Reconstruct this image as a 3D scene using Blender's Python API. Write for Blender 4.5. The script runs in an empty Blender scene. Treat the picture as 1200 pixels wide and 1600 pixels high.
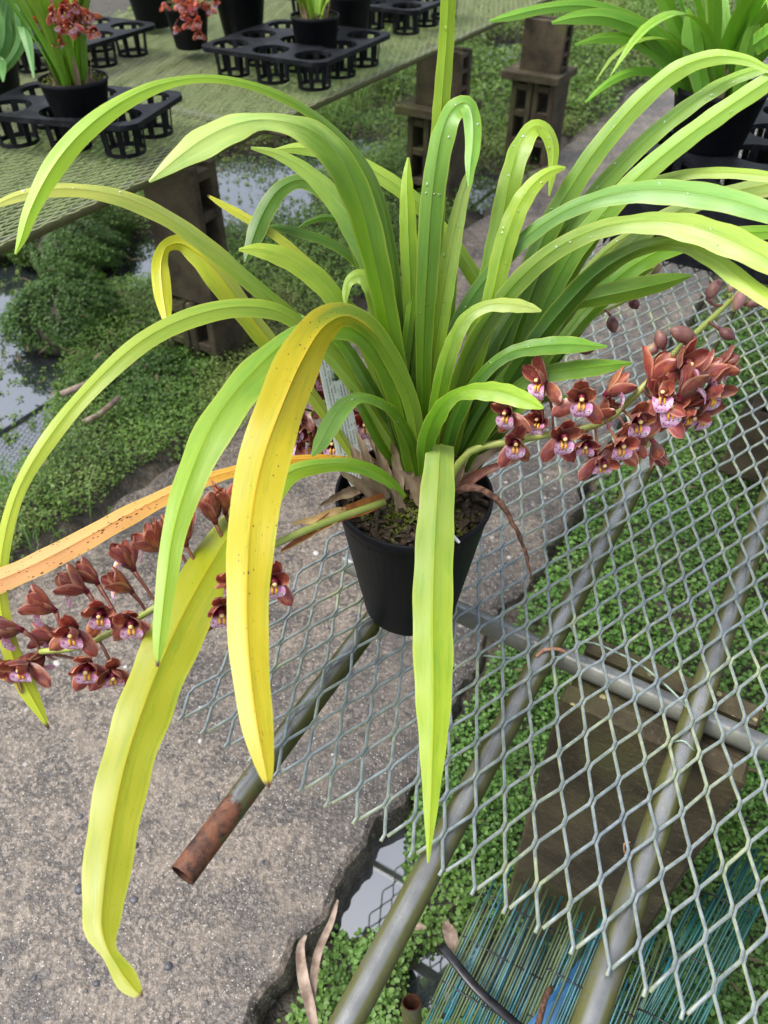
import bpy, bmesh, math, random
import numpy as np
from mathutils import Vector, Matrix, Quaternion

random.seed(7); rng = np.random.default_rng(7)
S = bpy.context.scene
COL = S.collection

# ------------------------------------------------------------------ camera
H = 0.66                      # camera height above the bench tops (z = 0)
FPX = 1200.0                  # focal length in pixels of the 1200 x 1600 photograph
TH = math.radians(43.2)       # pitch below the horizon
cam = bpy.data.cameras.new("camera"); camo = bpy.data.objects.new("camera", cam); COL.objects.link(camo)
camo.location = (0, 0, H); camo.rotation_euler = (math.pi/2 - TH, 0, 0)
cam.sensor_fit = 'VERTICAL'; cam.sensor_height = 36; cam.lens = 36*FPX/1600
cam.clip_start = 0.02; cam.clip_end = 500
cam.dof.use_dof = True; cam.dof.focus_distance = 0.72; cam.dof.aperture_fstop = 9.5
S.camera = camo

# ------------------------------------------------------------------ world, sun, exposure
SUN_EL, SUN_AZ = math.radians(62), math.radians(-100)     # azimuth from +Y towards +X
w = bpy.data.worlds.new("World"); S.world = w; w.use_nodes = True
nt = w.node_tree; nt.nodes.clear()
sky = nt.nodes.new('ShaderNodeTexSky'); sky.sky_type = 'NISHITA'; sky.sun_disc = False
sky.sun_elevation = SUN_EL; sky.sun_rotation = SUN_AZ; sky.dust_density = 4; sky.air_density = 1
hs = nt.nodes.new('ShaderNodeHueSaturation'); hs.inputs['Saturation'].default_value = 0.5
bg = nt.nodes.new('ShaderNodeBackground'); bg.inputs['Strength'].default_value = 0.15
wo = nt.nodes.new('ShaderNodeOutputWorld')
nt.links.new(sky.outputs[0], hs.inputs['Color']); nt.links.new(hs.outputs[0], bg.inputs[0]); nt.links.new(bg.outputs[0], wo.inputs[0])
sl = bpy.data.lights.new("sun", 'SUN'); sl.energy = 1.5; sl.angle = math.radians(26); sl.color = (1, .98, .95)
so = bpy.data.objects.new("sun", sl); COL.objects.link(so)
sd = Vector((math.sin(SUN_AZ)*math.cos(SUN_EL), math.cos(SUN_AZ)*math.cos(SUN_EL), math.sin(SUN_EL)))
so.rotation_euler = sd.to_track_quat('Z', 'Y').to_euler(); so.location = (0, 0, 4)
S.view_settings.view_transform = 'Standard'; S.view_settings.look = 'None'
S.view_settings.exposure = 1.1; S.view_settings.gamma = 1.0; S.view_settings.use_curve_mapping = False
S.render.engine = 'CYCLES'
S.cycles.max_bounces = 8; S.cycles.transparent_max_bounces = 8

# ------------------------------------------------------------------ frames of reference
CR = Vector((1, 0, 0)); CF = Vector((0, math.cos(TH), -math.sin(TH))); CD = Vector((0, -math.sin(TH), -math.cos(TH)))
CAM = Vector((0, 0, H))
def ray(x, y): return CR*((x-600)/FPX) + CD*((y-800)/FPX) + CF
def PD(x, y, d): return CAM + ray(x, y)*d                      # point at depth d
def PZ(x, y, z):                                              # point on the level z
    r = ray(x, y); return CAM + r*((z-H)/r.z)
BA = math.radians(59.4)                                       # the benches and the path run this way
U = Vector((math.cos(BA), math.sin(BA), 0)); V = Vector((math.sin(BA), -math.cos(BA), 0)); Z = Vector((0, 0, 1))
def W(u, v, z=0.0): return U*u + V*v + Z*z
def UVof(p): return p.dot(U), p.dot(V)
BROT = BA                                                     # rotation of the (u,-v) frame about z
GZ = -0.62                                                    # level of the concrete path

# ------------------------------------------------------------------ object helpers
def mesh_from(name, verts, faces, uvs=None, smooth=True, mats=(), fmat=None, cols=None):
    me = bpy.data.meshes.new(name)
    me.from_pydata([tuple(v) for v in verts], [], faces)
    if uvs is not None:
        l = me.uv_layers.new(name="UVMap")
        vi = np.zeros(len(me.loops), dtype=np.int32); me.loops.foreach_get('vertex_index', vi)
        l.data.foreach_set('uv', np.asarray(uvs, dtype=np.float32)[vi].ravel())
    if cols is not None:
        a = me.attributes.new("rnd", 'FLOAT', 'POINT'); a.data.foreach_set('value', np.asarray(cols, dtype=np.float32))
    if smooth: me.polygons.foreach_set('use_smooth', [True]*len(me.polygons))
    for m in mats: me.materials.append(m)
    if fmat is not None: me.polygons.foreach_set('material_index', fmat)
    me.update(); return me
def link(name, me, parent=None, loc=None, rot=None):
    o = bpy.data.objects.new(name, me); COL.objects.link(o)
    if parent is not None: o.parent = parent
    if loc is not None: o.location = loc
    if rot is not None: o.rotation_euler = rot
    return o
def tag(o, label, cat, group=None):
    o['label'] = label; o['category'] = cat
    if group: o['group'] = group
    return o
def thing(name, label, cat, loc=(0, 0, 0), rz=0, group=None):
    o = bpy.data.objects.new(name, None); COL.objects.link(o); o.empty_display_size = .05
    o.location = loc; o.rotation_euler = (0, 0, rz); return tag(o, label, cat, group)

class MB:                                                      # collects shapes of one mesh
    def __init__(s): s.v = []; s.f = []; s.uv = []; s.m = []
    def add(s, vs, fs, uv=None, mi=0):
        b = len(s.v); s.v += [Vector(x) for x in vs]; s.f += [tuple(b+i for i in f) for f in fs]
        s.uv += list(uv) if uv is not None else [(0, 0)]*len(vs); s.m += [mi]*len(fs)
    def box(s, c, sx, sy, sz, M=None, mi=0):
        vs = [Vector((c[0]+dx*sx/2, c[1]+dy*sy/2, c[2]+dz*sz/2)) for dx in (-1, 1) for dy in (-1, 1) for dz in (-1, 1)]
        if M: vs = [M @ v for v in vs]
        s.add(vs, [(0, 1, 3, 2), (4, 6, 7, 5), (0, 4, 5, 1), (2, 3, 7, 6), (0, 2, 6, 4), (1, 5, 7, 3)], mi=mi)
    def tube(s, pts, r, n=8, cap=True, mi=0, flat=1.0):
        pts = [Vector(p) for p in pts]; N = len(pts)
        rs = r if isinstance(r, (list, tuple)) else [r]*N
        prev = None; rings = []; L = 0
        vs = []; uv = []
        for i, p in enumerate(pts):
            t = (pts[min(i+1, N-1)]-pts[max(i-1, 0)]).normalized()
            if prev is None:
                a = Vector((0, 0, 1)) if abs(t.z) < .9 else Vector((1, 0, 0)); x = t.cross(a).normalized()
            else: x = (prev - t*prev.dot(t)).normalized()
            prev = x; y = t.cross(x)
            if i: L += (p-pts[i-1]).length
            for k in range(n):
                an = 2*math.pi*k/n
                vs.append(p + (x*math.cos(an) + y*math.sin(an)*flat)*rs[i]); uv.append((L, k/n))
        fs = [(i*n+k, i*n+(k+1) % n, (i+1)*n+(k+1) % n, (i+1)*n+k) for i in range(N-1) for k in range(n)]
        if cap: fs += [tuple(range(n))[::-1], tuple((N-1)*n+k for k in range(n))]
        s.add(vs, fs, uv, mi)
    def lathe(s, prof, n=32, c=(0, 0, 0), mi=0):
        vs = [(c[0]+r*math.cos(2*math.pi*k/n), c[1]+r*math.sin(2*math.pi*k/n), c[2]+z) for r, z in prof for k in range(n)]
        fs = [(i*n+k, i*n+(k+1) % n, (i+1)*n+(k+1) % n, (i+1)*n+k) for i in range(len(prof)-1) for k in range(n)]
        s.add(vs, fs, None, mi)
    def ball(s, c, r, n=8, m=6, sc=(1, 1, 1), M=None, mi=0):
        vs = []; fs = []
        for i in range(m+1):
            a = math.pi*i/m
            for k in range(n):
                b = 2*math.pi*k/n
                p = Vector((r*sc[0]*math.sin(a)*math.cos(b), r*sc[1]*math.sin(a)*math.sin(b), r*sc[2]*math.cos(a)))
                vs.append((M @ p if M else p) + Vector(c))
        for i in range(m):
            for k in range(n): fs.append((i*n+k, (i+1)*n+k, (i+1)*n+(k+1) % n, i*n+(k+1) % n))
        s.add(vs, fs, None, mi)
    def build(s, name, mats, parent=None, smooth=True, bevel=0, auto=None):
        if not isinstance(mats, (list, tuple)): mats = [mats]
        me = mesh_from(name, s.v, s.f, s.uv, smooth, mats, s.m)
        if auto is not None:
            bm = bmesh.new(); bm.from_mesh(me)
            for e in bm.edges:
                if len(e.link_faces) == 2 and e.calc_face_angle(0) > auto: e.smooth = False
            bm.to_mesh(me); bm.free()
        o = link(name, me, parent)
        if bevel:
            b = o.modifiers.new("edge", 'BEVEL'); b.width = bevel; b.segments = 2; b.limit_method = 'ANGLE'
        return o

def catmull(P, n):
    P = np.asarray(P, float); k = len(P)
    if k == 2: return np.array([P[0]+(P[1]-P[0])*t for t in np.linspace(0, 1, n)])
    d = np.r_[0, np.cumsum(np.sqrt(np.linalg.norm(np.diff(P[:, :3], axis=0), axis=1))+1e-6)]
    E = np.vstack([2*P[0]-P[1], P, 2*P[-1]-P[-2]]); dk = np.r_[-d[1], d, 2*d[-1]-d[-2]]
    out = []
    for t in np.linspace(0, d[-1], n):
        i = min(max(np.searchsorted(d, t, side='right')-1, 0), k-2)+1
        t0, t1, t2, t3 = dk[i-1], dk[i], dk[i+1], dk[i+2]; p0, p1, p2, p3 = E[i-1], E[i], E[i+1], E[i+2]
        A1 = (t1-t)/(t1-t0)*p0+(t-t0)/(t1-t0)*p1; A2 = (t2-t)/(t2-t1)*p1+(t-t1)/(t2-t1)*p2; A3 = (t3-t)/(t3-t2)*p2+(t-t2)/(t3-t2)*p3
        B1 = (t2-t)/(t2-t0)*A1+(t-t0)/(t2-t0)*A2; B2 = (t3-t)/(t3-t1)*A2+(t-t1)/(t3-t1)*A3
        out.append((t2-t)/(t2-t1)*B1+(t-t1)/(t2-t1)*B2)
    return np.array(out)

# ------------------------------------------------------------------ material helpers
class NT:
    def __init__(s, name):
        s.m = bpy.data.materials.new(name); s.m.use_nodes = True; s.t = s.m.node_tree; s.t.nodes.clear()
        s.out = s.n('ShaderNodeOutputMaterial')
    def n(s, typ, **kw):
        x = s.t.nodes.new(typ)
        for k, v in kw.items(): setattr(x, k, v)
        return x
    def set(s, sock, v):
        if hasattr(v, 'links') or isinstance(v, bpy.types.NodeSocket): s.t.links.new(v, sock)
        else:
            if isinstance(v, (tuple, list)) and len(v) == 3 and sock.type == 'RGBA': v = (*v, 1)
            sock.default_value = v
    def math(s, op, a, b=0.0, c=None, clamp=False):
        x = s.n('ShaderNodeMath', operation=op, use_clamp=clamp); s.set(x.inputs[0], a); s.set(x.inputs[1], b)
        if c is not None: s.set(x.inputs[2], c)
        return x.outputs[0]
    def mix(s, f, a, b, mode='MIX'):
        x = s.n('ShaderNodeMix', data_type='RGBA', blend_type=mode); s.set(x.inputs[0], f); s.set(x.inputs[6], a); s.set(x.inputs[7], b); return x.outputs[2]
    def ramp(s, f, a, b):                                       # smooth step from a to b
        x = s.n('ShaderNodeMapRange', interpolation_type='SMOOTHSTEP'); s.set(x.inputs[0], f); x.inputs[1].default_value = a; x.inputs[2].default_value = b; return x.outputs[0]
    def noise(s, vec, scale, detail=3, rough=.55, out=0):
        x = s.n('ShaderNodeTexNoise'); s.set(x.inputs['Vector'], vec); x.inputs['Scale'].default_value = scale; x.inputs['Detail'].default_value = detail; x.inputs['Roughness'].default_value = rough; return x.outputs[out]
    def vor(s, vec, scale, out='Distance', feature='F1', rnd=1):
        x = s.n('ShaderNodeTexVoronoi', feature=feature); s.set(x.inputs['Vector'], vec); x.inputs['Scale'].default_value = scale; x.inputs['Randomness'].default_value = rnd; return x.outputs[out]
    def obj(s): return s.n('ShaderNodeTexCoord').outputs['Object']
    def pos(s): return s.n('ShaderNodeNewGeometry').outputs['Position']
    def uv(s): return s.n('ShaderNodeTexCoord').outputs['UV']
    def attr(s, name, typ='OBJECT', out='Color'): return s.n('ShaderNodeAttribute', attribute_name=name, attribute_type=typ).outputs[out]
    def sep(s, v):
        x = s.n('ShaderNodeSeparateXYZ'); s.set(x.inputs[0], v); return x.outputs
    def vmul(s, v, k):
        x = s.n('ShaderNodeVectorMath', operation='MULTIPLY'); s.set(x.inputs[0], v); x.inputs[1].default_value = k; return x.outputs[0]
    def vadd(s, v, k):
        x = s.n('ShaderNodeVectorMath', operation='ADD'); s.set(x.inputs[0], v); s.set(x.inputs[1], k); return x.outputs[0]
    def bump(s, h, strength=.3, dist=.001):
        x = s.n('ShaderNodeBump'); s.set(x.inputs['Height'], h); x.inputs['Strength'].default_value = strength; x.inputs['Distance'].default_value = dist; return x.outputs[0]
    def bsdf(s, col, rough=.5, metal=0.0, spec=.5, normal=None, **kw):
        p = s.n('ShaderNodeBsdfPrincipled'); s.set(p.inputs['Base Color'], col); s.set(p.inputs['Roughness'], rough); s.set(p.inputs['Metallic'], metal)
        s.set(p.inputs['Specular IOR Level'], spec)
        if normal is not None: s.set(p.inputs['Normal'], normal)
        for k, v in kw.items(): s.set(p.inputs[k], v)
        return p.outputs[0]
    def transl(s, base, col, f):
        t = s.n('ShaderNodeBsdfTranslucent'); s.set(t.inputs[0], col)
        m = s.n('ShaderNodeMixShader'); s.set(m.inputs[0], f); s.t.links.new(base, m.inputs[1]); s.t.links.new(t.outputs[0], m.inputs[2]); return m.outputs[0]
    def done(s, sh): s.t.links.new(sh, s.out.inputs[0]); return s.m

MAT = {}
def mat_leaf():
    n = NT('orchid_leaf'); uv = n.uv(); x = n.sep(uv); u, v = x[0], x[1]
    seed = n.attr('seed', out='Fac'); off = n.n('ShaderNodeCombineXYZ'); n.set(off.inputs[2], seed)
    ca, cb = n.attr('ca'), n.attr('cb'); sp_ = n.attr('spots', out='Fac')
    pu = n.vadd(n.vmul(uv, (3, 1, 1)), off.outputs[0])
    nz = n.noise(pu, 2.2, 4)
    g0 = n.math('ADD', u, n.math('MULTIPLY', n.math('SUBTRACT', nz, .5), .35))
    g = n.n('ShaderNodeMapRange', interpolation_type='SMOOTHSTEP').outputs[0]; gm = g.node; n.set(gm.inputs[0], g0); n.set(gm.inputs[1], n.attr('ga', out='Fac')); n.set(gm.inputs[2], n.attr('gb', out='Fac'))
    col = n.mix(g, ca, cb)
    # yellowing towards the margins and in long patches
    e = n.math('ABSOLUTE', n.math('SUBTRACT', v, .5))
    eg = n.math('MULTIPLY', n.ramp(e, .40, .5), .55)
    col = n.mix(eg, col, n.mix(.5, col, (.50, .52, .07)))
    nz2 = n.noise(n.vadd(n.vmul(uv, (7, 1.6, 1)), off.outputs[0]), 1.8, 3)
    col = n.mix(n.math('MULTIPLY', n.ramp(nz2, .5, .75), .4), col, n.mix(1.0, col, (1.25, 1.12, .9), 'MULTIPLY'))
    nz3 = n.noise(n.vadd(n.vmul(uv, (4, 2.2, 1)), off.outputs[0]), 2.6, 4, .65)
    col = n.mix(n.math('MULTIPLY', n.ramp(nz3, .48, .66), .5), col, n.mix(1.0, col, (.60, .84, .85), 'MULTIPLY'))
    nz4 = n.noise(n.vadd(n.vmul(uv, (16, 3, 1)), off.outputs[0]), 3.0, 3, .7)
    col = n.mix(n.math('MULTIPLY', n.math('MULTIPLY', n.ramp(nz4, .60, .72), .35), n.ramp(sp_, .0, .1)), col, n.mix(1.0, col, (.75, .55, .4), 'MULTIPLY'))
    # long veins
    st = n.noise(n.vadd(n.vmul(uv, (1.5, 34, 1)), off.outputs[0]), 1.0, 2)
    col = n.mix(n.math('MULTIPLY', n.ramp(st, .35, .65), .11), col, n.mix(1.0, col, (.70, .78, .7), 'MULTIPLY'))
    mid = n.ramp(e, .034, .012)
    col = n.mix(n.math('MULTIPLY', mid, .85), col, n.mix(1.0, col, n.attr('cm'), 'MULTIPLY'))
    # brown specks of old leaves
    sp = n.attr('spots', out='Fac')
    vd = n.vor(n.vadd(n.vmul(uv, (44, 5, 1)), off.outputs[0]), 1.9)
    pn = n.noise(n.vadd(n.vmul(uv, (6, 2, 1)), off.outputs[0]), 1.3, 2)
    sm = n.math('MULTIPLY', n.ramp(n.math('SUBTRACT', vd, n.math('MULTIPLY', n.math('SUBTRACT', pn, .30), n.math('MULTIPLY', sp, .85))), .05, -.03), 1.0, clamp=True)
    sm = n.math('MULTIPLY', sm, n.ramp(sp, .0, .05))
    col = n.mix(sm, col, (.05, .018, .01))
    tip = n.math('MULTIPLY', n.ramp(n.math('ADD', u, n.math('MULTIPLY', nz, .02)), .992, 1.004), n.ramp(sp, 0, .05)); col = n.mix(tip, col, (.07, .03, .015))
    h = n.math('ADD', st, n.math('MULTIPLY', mid, -.8))
    b = n.bump(h, .22, .0007)
    base = n.bsdf(col, n.math('ADD', .24, n.math('MULTIPLY', nz2, .24)), 0, .45, b)
    return n.done(n.transl(base, n.mix(1.0, col, (1.0, .95, .45), 'MULTIPLY'), .20))
def mat_simple(name, c1, c2, scale=40, rough=.6, spec=.4, bump=.2, bd=.002, stretch=(1, 1, 1), metal=0.0, detail=4):
    n = NT(name); p = n.vmul(n.obj(), stretch); nz = n.noise(p, scale, detail, .6)
    return n.done(n.bsdf(n.mix(n.ramp(nz, .3, .7), c1, c2), rough, metal, spec, n.bump(nz, bump, bd)))
def mat_black_plastic(name='black_plastic', dust=.5):
    n = NT(name); p = n.pos(); nz = n.noise(p, 30, 5, .65); nz2 = n.noise(p, 6, 3)
    col = n.mix(n.math('MULTIPLY', n.ramp(nz, .45, .75), dust), (.006, .0065, .009), (.040, .043, .05))
    return n.done(n.bsdf(col, n.math('ADD', .38, n.math('MULTIPLY', nz2, .3)), 0, .16, n.bump(nz, .12, .001)))
def mat_concrete():
    n = NT('wet_aggregate_concrete'); p = n.pos()
    big = n.noise(p, 2.2, 4); med = n.noise(p, 14, 4, .65); fine = n.noise(p, 130, 3, .7)
    col = n.mix(n.ramp(med, .3, .72), (.034, .027, .022), (.155, .126, .098))
    col = n.mix(n.math('MULTIPLY', n.ramp(fine, .46, .60), .8), col, (.245, .203, .160))
    f2 = n.noise(p, 62, 4, .7); col = n.mix(n.math('MULTIPLY', n.ramp(f2, .50, .36), .75), col, (.030, .027, .025))
    col = n.mix(n.math('MULTIPLY', n.ramp(n.math('ADD', n.math('MULTIPLY', big, .7), n.math('MULTIPLY', med, .3)), .55, .42), .62), col, (.030, .028, .028))
    # aggregate: pebbles of many tints, near the worn surface
    vn = n.n('ShaderNodeTexVoronoi', feature='F1'); n.set(vn.inputs['Vector'], p); vn.inputs['Scale'].default_value = 62
    vc = n.sep(vn.outputs['Color']); d = vn.outputs['Distance']
    pm = n.math('MULTIPLY', n.ramp(d, .40, .30), n.ramp(vc[0], .60, .68))
    pc = n.mix(vc[1], (.035, .037, .048), (.22, .19, .16))
    pc = n.mix(n.ramp(vc[2], .88, .94), pc, (.40, .385, .37))
    col = n.mix(n.math('MULTIPLY', pm, .6), col, pc)
    vn2 = n.n('ShaderNodeTexVoronoi', feature='F1'); n.set(vn2.inputs['Vector'], p); vn2.inputs['Scale'].default_value = 330
    c2 = n.sep(vn2.outputs['Color'])
    wm = n.math('MULTIPLY', n.ramp(vn2.outputs['Distance'], .42, .28), n.ramp(c2[0], .80, .84))  # fine specks: dark grains, and small white glints put into the colour
    col = n.mix(wm, col, n.mix(n.ramp(c2[1], .2, .8), (.05, .047, .047), (.50, .475, .44)))
    hh = n.math('ADD', n.math('MULTIPLY', fine, 1.6), n.math('ADD', med, n.math('ADD', n.math('MULTIPLY', pm, .5), n.math('MULTIPLY', wm, .4))))
    rough = n.math('ADD', .18, n.math('MULTIPLY', med, .5))
    return n.done(n.bsdf(col, rough, 0, .5, n.bump(hh, .55, .004)))
def mat_block():
    n = NT('mossy_concrete_block'); p = n.pos(); a = n.noise(p, 9, 5, .65); b = n.noise(p, 120, 3, .7)
    col = n.mix(n.ramp(a, .3, .7), (.033, .027, .016), (.095, .074, .044))
    col = n.mix(n.math('MULTIPLY', n.ramp(b, .55, .75), .5), col, (.15, .125, .085))
    m = n.noise(p, 4.5, 4, .6); col = n.mix(n.math('MULTIPLY', n.ramp(m, .48, .7), .6), col, (.07, .085, .02))
    vl = n.vor(p, 55, 'Distance'); nrm = n.sep(n.n('ShaderNodeNewGeometry').outputs['Normal'])
    li = n.math('MULTIPLY', n.math('MULTIPLY', n.ramp(vl, .25, .12), n.ramp(a, .52, .6)), n.ramp(nrm[2], .3, .8))
    col = n.mix(li, col, (.50, .45, .22))
    return n.done(n.bsdf(col, .8, 0, .3, n.bump(n.math('ADD', a, b), .6, .004)))
def mat_galv():
    n = NT('galvanised_wire'); p = n.pos(); a = n.noise(p, 12, 4, .6); b = n.noise(p, 90, 3, .6)
    nz = n.sep(n.n('ShaderNodeNewGeometry').outputs['Normal'])[2]
    col = n.mix(n.ramp(b, .3, .7), (.135, .168, .188), (.25, .29, .315))
    alg = n.math('MULTIPLY', n.ramp(nz, .93, .5), n.ramp(a, .25, .60))
    alg = n.math('MAXIMUM', alg, n.math('MULTIPLY', n.ramp(n.math('ADD', n.math('MULTIPLY', a, .8), n.math('MULTIPLY', b, .2)), .52, .66), .8))
    alg = n.math('MAXIMUM', alg, n.math('SUBTRACT', n.attr('algae', out='Fac'), 1.0), None, True)
    col = n.mix(n.math('MULTIPLY', alg, n.attr('algae', out='Fac')), col, n.mix(b, (.20, .235, .095), (.42, .46, .24)))
    return n.done(n.bsdf(col, .42, n.math('MULTIPLY', n.math('SUBTRACT', 1.0, alg), .2), .5, n.bump(b, .3, .0006)))
def mat_pipe():
    n = NT('weathered_steel_pipe'); p = n.pos(); a = n.noise(p, 13, 4, .6); b = n.noise(p, 160, 3, .65); L = n.sep(n.uv())[0]
    nz = n.sep(n.n('ShaderNodeNewGeometry').outputs['Normal'])[2]
    col = n.mix(n.ramp(a, .3, .7), (.16, .165, .16), (.34, .35, .35))
    alg = n.math('MULTIPLY', n.ramp(nz, 1.0, .80), n.ramp(n.math('ADD', n.math('MULTIPLY', a, .7), n.math('MULTIPLY', b, .3)), .24, .50))
    alg = n.math('MAXIMUM', alg, n.math('MULTIPLY', n.ramp(n.math('ADD', n.math('MULTIPLY', a, .6), n.math('MULTIPLY', b, .4)), .54, .66), .6))
    col = n.mix(n.math('MULTIPLY', alg, n.attr('algae', out='Fac')), col, n.mix(b, (.040, .044, .010), (.125, .125, .035)))
    r = n.attr('rust', out='Fac')
    rm = n.math('MULTIPLY', n.ramp(n.math('ADD', L, n.math('MULTIPLY', n.math('SUBTRACT', n.noise(p, 30, 4, .65), .5), .30)), .085, .05), r)
    rn = n.noise(p, 70, 4, .7); col = n.mix(rm, col, n.mix(n.ramp(rn, .35, .65), (.028, .012, .008), (.17, .062, .028)))
    met = n.math('MULTIPLY', n.math('SUBTRACT', 1.0, n.math('MAXIMUM', alg, rm)), .55)
    return n.done(n.bsdf(col, n.math('ADD', .27, n.math('MULTIPLY', n.math('MAXIMUM', alg, rm), .35)), met, .5, n.bump(b, .25, .0007)))
def mat_cover(name, c1, c2, c3, pale):
    n = NT(name); r = n.attr('rnd', 'GEOMETRY', 'Fac'); p = n.pos(); a = n.noise(p, 5.5, 3); b = n.noise(p, 1.6, 2)
    col = n.mix(r, c1, c2); col = n.mix(n.math('MULTIPLY', n.ramp(a, .45, .7), .7), col, c3)
    col = n.mix(n.math('MULTIPLY', n.ramp(b, .52, .68), .6), col, pale)
    base = n.bsdf(col, .45, 0, .4); return n.done(n.transl(base, n.mix(1.0, col, (1.1, 1.1, .5), 'MULTIPLY'), .3))
def mat_petal():
    n = NT('brown_petal'); uv = n.uv(); x = n.sep(uv); u, v = x[0], x[1]; e = n.math('ABSOLUTE', n.math('SUBTRACT', v, .5)); sd_ = n.attr('seed', out='Fac')
    cmb = n.n('ShaderNodeCombineXYZ'); n.set(cmb.inputs[2], sd_)
    st = n.noise(n.vadd(n.vmul(uv, (1.5, 14, 1)), cmb.outputs[0]), 1.5, 3); bl = n.noise(n.vadd(n.vmul(uv, (2, 2, 1)), cmb.outputs[0]), 1.4, 2)
    col = n.mix(n.ramp(st, .3, .7), (.16, .024, .027), (.30, .078, .050))
    col = n.mix(n.ramp(bl, .45, .7), col, (.36, .12, .055))
    col = n.mix(n.math('MULTIPLY', n.ramp(e, .36, .5), .8), col, (.55, .27, .16))
    col = n.mix(n.math('MULTIPLY', n.ramp(u, .35, .0), .6), col, (.08, .010, .015))
    col = n.mix(1.0, col, n.attr('tint'), 'MULTIPLY')
    base = n.bsdf(col, .27, 0, .6, n.bump(st, .3, .0006), **{'Sheen Weight': .15})
    return n.done(n.transl(base, n.mix(1.0, col, (1.2, .6, .5), 'MULTIPLY'), .22))
def mat_lip():
    n = NT('spotted_lip'); uv = n.uv(); x = n.sep(uv); u = x[0]
    vd = n.vor(n.vmul(uv, (5, 4, 1)), 1.5); nz = n.noise(uv, 4, 3)
    col = n.mix(n.ramp(nz, .35, .65), (.90, .72, .86), (.78, .26, .56))
    m = n.math('MULTIPLY', n.ramp(vd, .30, .20), n.ramp(u, .30, .5)); col = n.mix(m, col, (.16, .005, .05))
    col = n.mix(n.ramp(u, .34, .12), col, (.14, .012, .04))
    return n.done(n.transl(n.bsdf(col, .45, 0, .4), col, .25))
def mat_water():
    n = NT('still_water'); p = n.pos(); nz = n.noise(p, 5, 2)
    return n.done(n.bsdf((.02, .026, .028), .02, 0, .5, n.bump(nz, .05, .004), **{'IOR': 3.9}))
def mat_drop():
    n = NT('water_drop'); return n.done(n.bsdf((1, 1, 1), .02, 0, .6, None, **{'Transmission Weight': 1.0, 'IOR': 1.33}))
def mat_tagprint():
    n = NT('printed_plant_tag'); x = n.sep(n.uv()); u, v = x[0], x[1]
    ln = n.math('FRACT', n.math('MULTIPLY', u, 8.0)); row = n.math('MULTIPLY', n.ramp(ln, .18, .26), n.ramp(ln, .82, .74))
    g = n.noise(n.vmul(n.uv(), (55, 120, 1)), 1.0, 1, .5); blk = n.noise(n.vmul(n.uv(), (1.2, 5, 1)), 2.3, 1)
    txt = n.math('MULTIPLY', n.math('MULTIPLY', n.ramp(g, .47, .50), row), n.math('MULTIPLY', n.ramp(u, .08, .10), n.math('MULTIPLY', n.ramp(v, .97, .95), n.ramp(blk, .40, .43))))
    col = n.mix(n.math('MULTIPLY', txt, .85), (.62, .68, .65), (.05, .055, .055))
    return n.done(n.bsdf(col, .35, 0, .5))
MAT['leaf'] = mat_leaf()
MAT['plastic'] = mat_black_plastic(); MAT['pot'] = mat_black_plastic('black_pot_plastic', .12)
MAT['path'] = mat_concrete(); MAT['block'] = mat_block(); MAT['galv'] = mat_galv(); MAT['pipe'] = mat_pipe()
MAT['petal'] = mat_petal(); MAT['lip'] = mat_lip(); MAT['water'] = mat_water(); MAT['drop'] = mat_drop(); MAT['tag'] = mat_tagprint()
MAT['callus'] = mat_simple('yellow_callus', (.80, .36, .02), (.85, .50, .06), 300, .4, .4, .1, .0005)
MAT['column'] = mat_simple('dark_column', (.10, .006, .02), (.20, .02, .035), 300, .4, .4, .1, .0005)
MAT['anther'] = mat_simple('anther_cap', (.85, .62, .20), (.88, .72, .36), 300, .4, .4, .1, .0005)
MAT['stem'] = mat_simple('flower_stem_green', (.30, .38, .07), (.40, .44, .12), 60, .4, .4, .2, .0006)
MAT['pedicel'] = mat_simple('pedicel_brown', (.13, .03, .03), (.22, .09, .05), 90, .4, .4, .2, .0004)
MAT['bud'] = mat_simple('bud_maroon', (.12, .03, .045), (.26, .13, .09), 120, .4, .45, .3, .0005, (1, 1, .3))
MAT['budpale'] = mat_simple('bud_pale', (.30, .22, .12), (.34, .13, .15), 120, .4, .45, .3, .0005, (1, 1, .3))
MAT['bract'] = mat_simple('dry_bract', (.20, .13, .075), (.42, .32, .21), 70, .75, .2, .6, .002, (1, 1, .15))
MAT['bractred'] = mat_simple('orange_brown_bract', (.22, .055, .015), (.42, .16, .04), 60, .5, .35, .3, .001, (1, 1, .3))
MAT['bractpale'] = mat_simple('pale_bract_tip', (.62, .36, .14), (.70, .50, .22), 60, .5, .35, .3, .001)
MAT['moss'] = mat_simple('pot_moss', (.06, .065, .012), (.20, .22, .035), 240, .9, .2, 1, .006)
MAT['bark'] = mat_simple('potting_bark', (.02, .014, .010), (.09, .065, .04), 140, .85, .3, 1, .006)
MAT['soil'] = mat_simple('dark_wet_soil', (.018, .015, .010), (.06, .05, .032), 24, .6, .4, 1, .02)
MAT['dryleaf'] = mat_simple('dry_brown_leaf', (.16, .11, .08), (.36, .28, .22), 45, .7, .3, .5, .003)
MAT['twig'] = mat_simple('dark_dry_stalk', (.045, .022, .016), (.16, .085, .055), 200, .8, .2, .8, .002)
MAT['tealA'] = mat_simple('teal_slat', (.010, .060, .060), (.022, .15, .19), 30, .35, .5, .3, .001, (1, 1, .2))
MAT['tealB'] = mat_simple('green_slat', (.045, .075, .03), (.09, .13, .055), 30, .45, .4, .3, .001, (1, 1, .2))
MAT['tealC'] = mat_simple('dark_green_slat', (.006, .05, .04), (.014, .10, .085), 30, .4, .4, .3, .001, (1, 1, .2))
MAT['blue'] = mat_simple('blue_plastic_sheet', (.018, .095, .22), (.035, .15, .31), 14, .35, .5, .2, .002)
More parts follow.
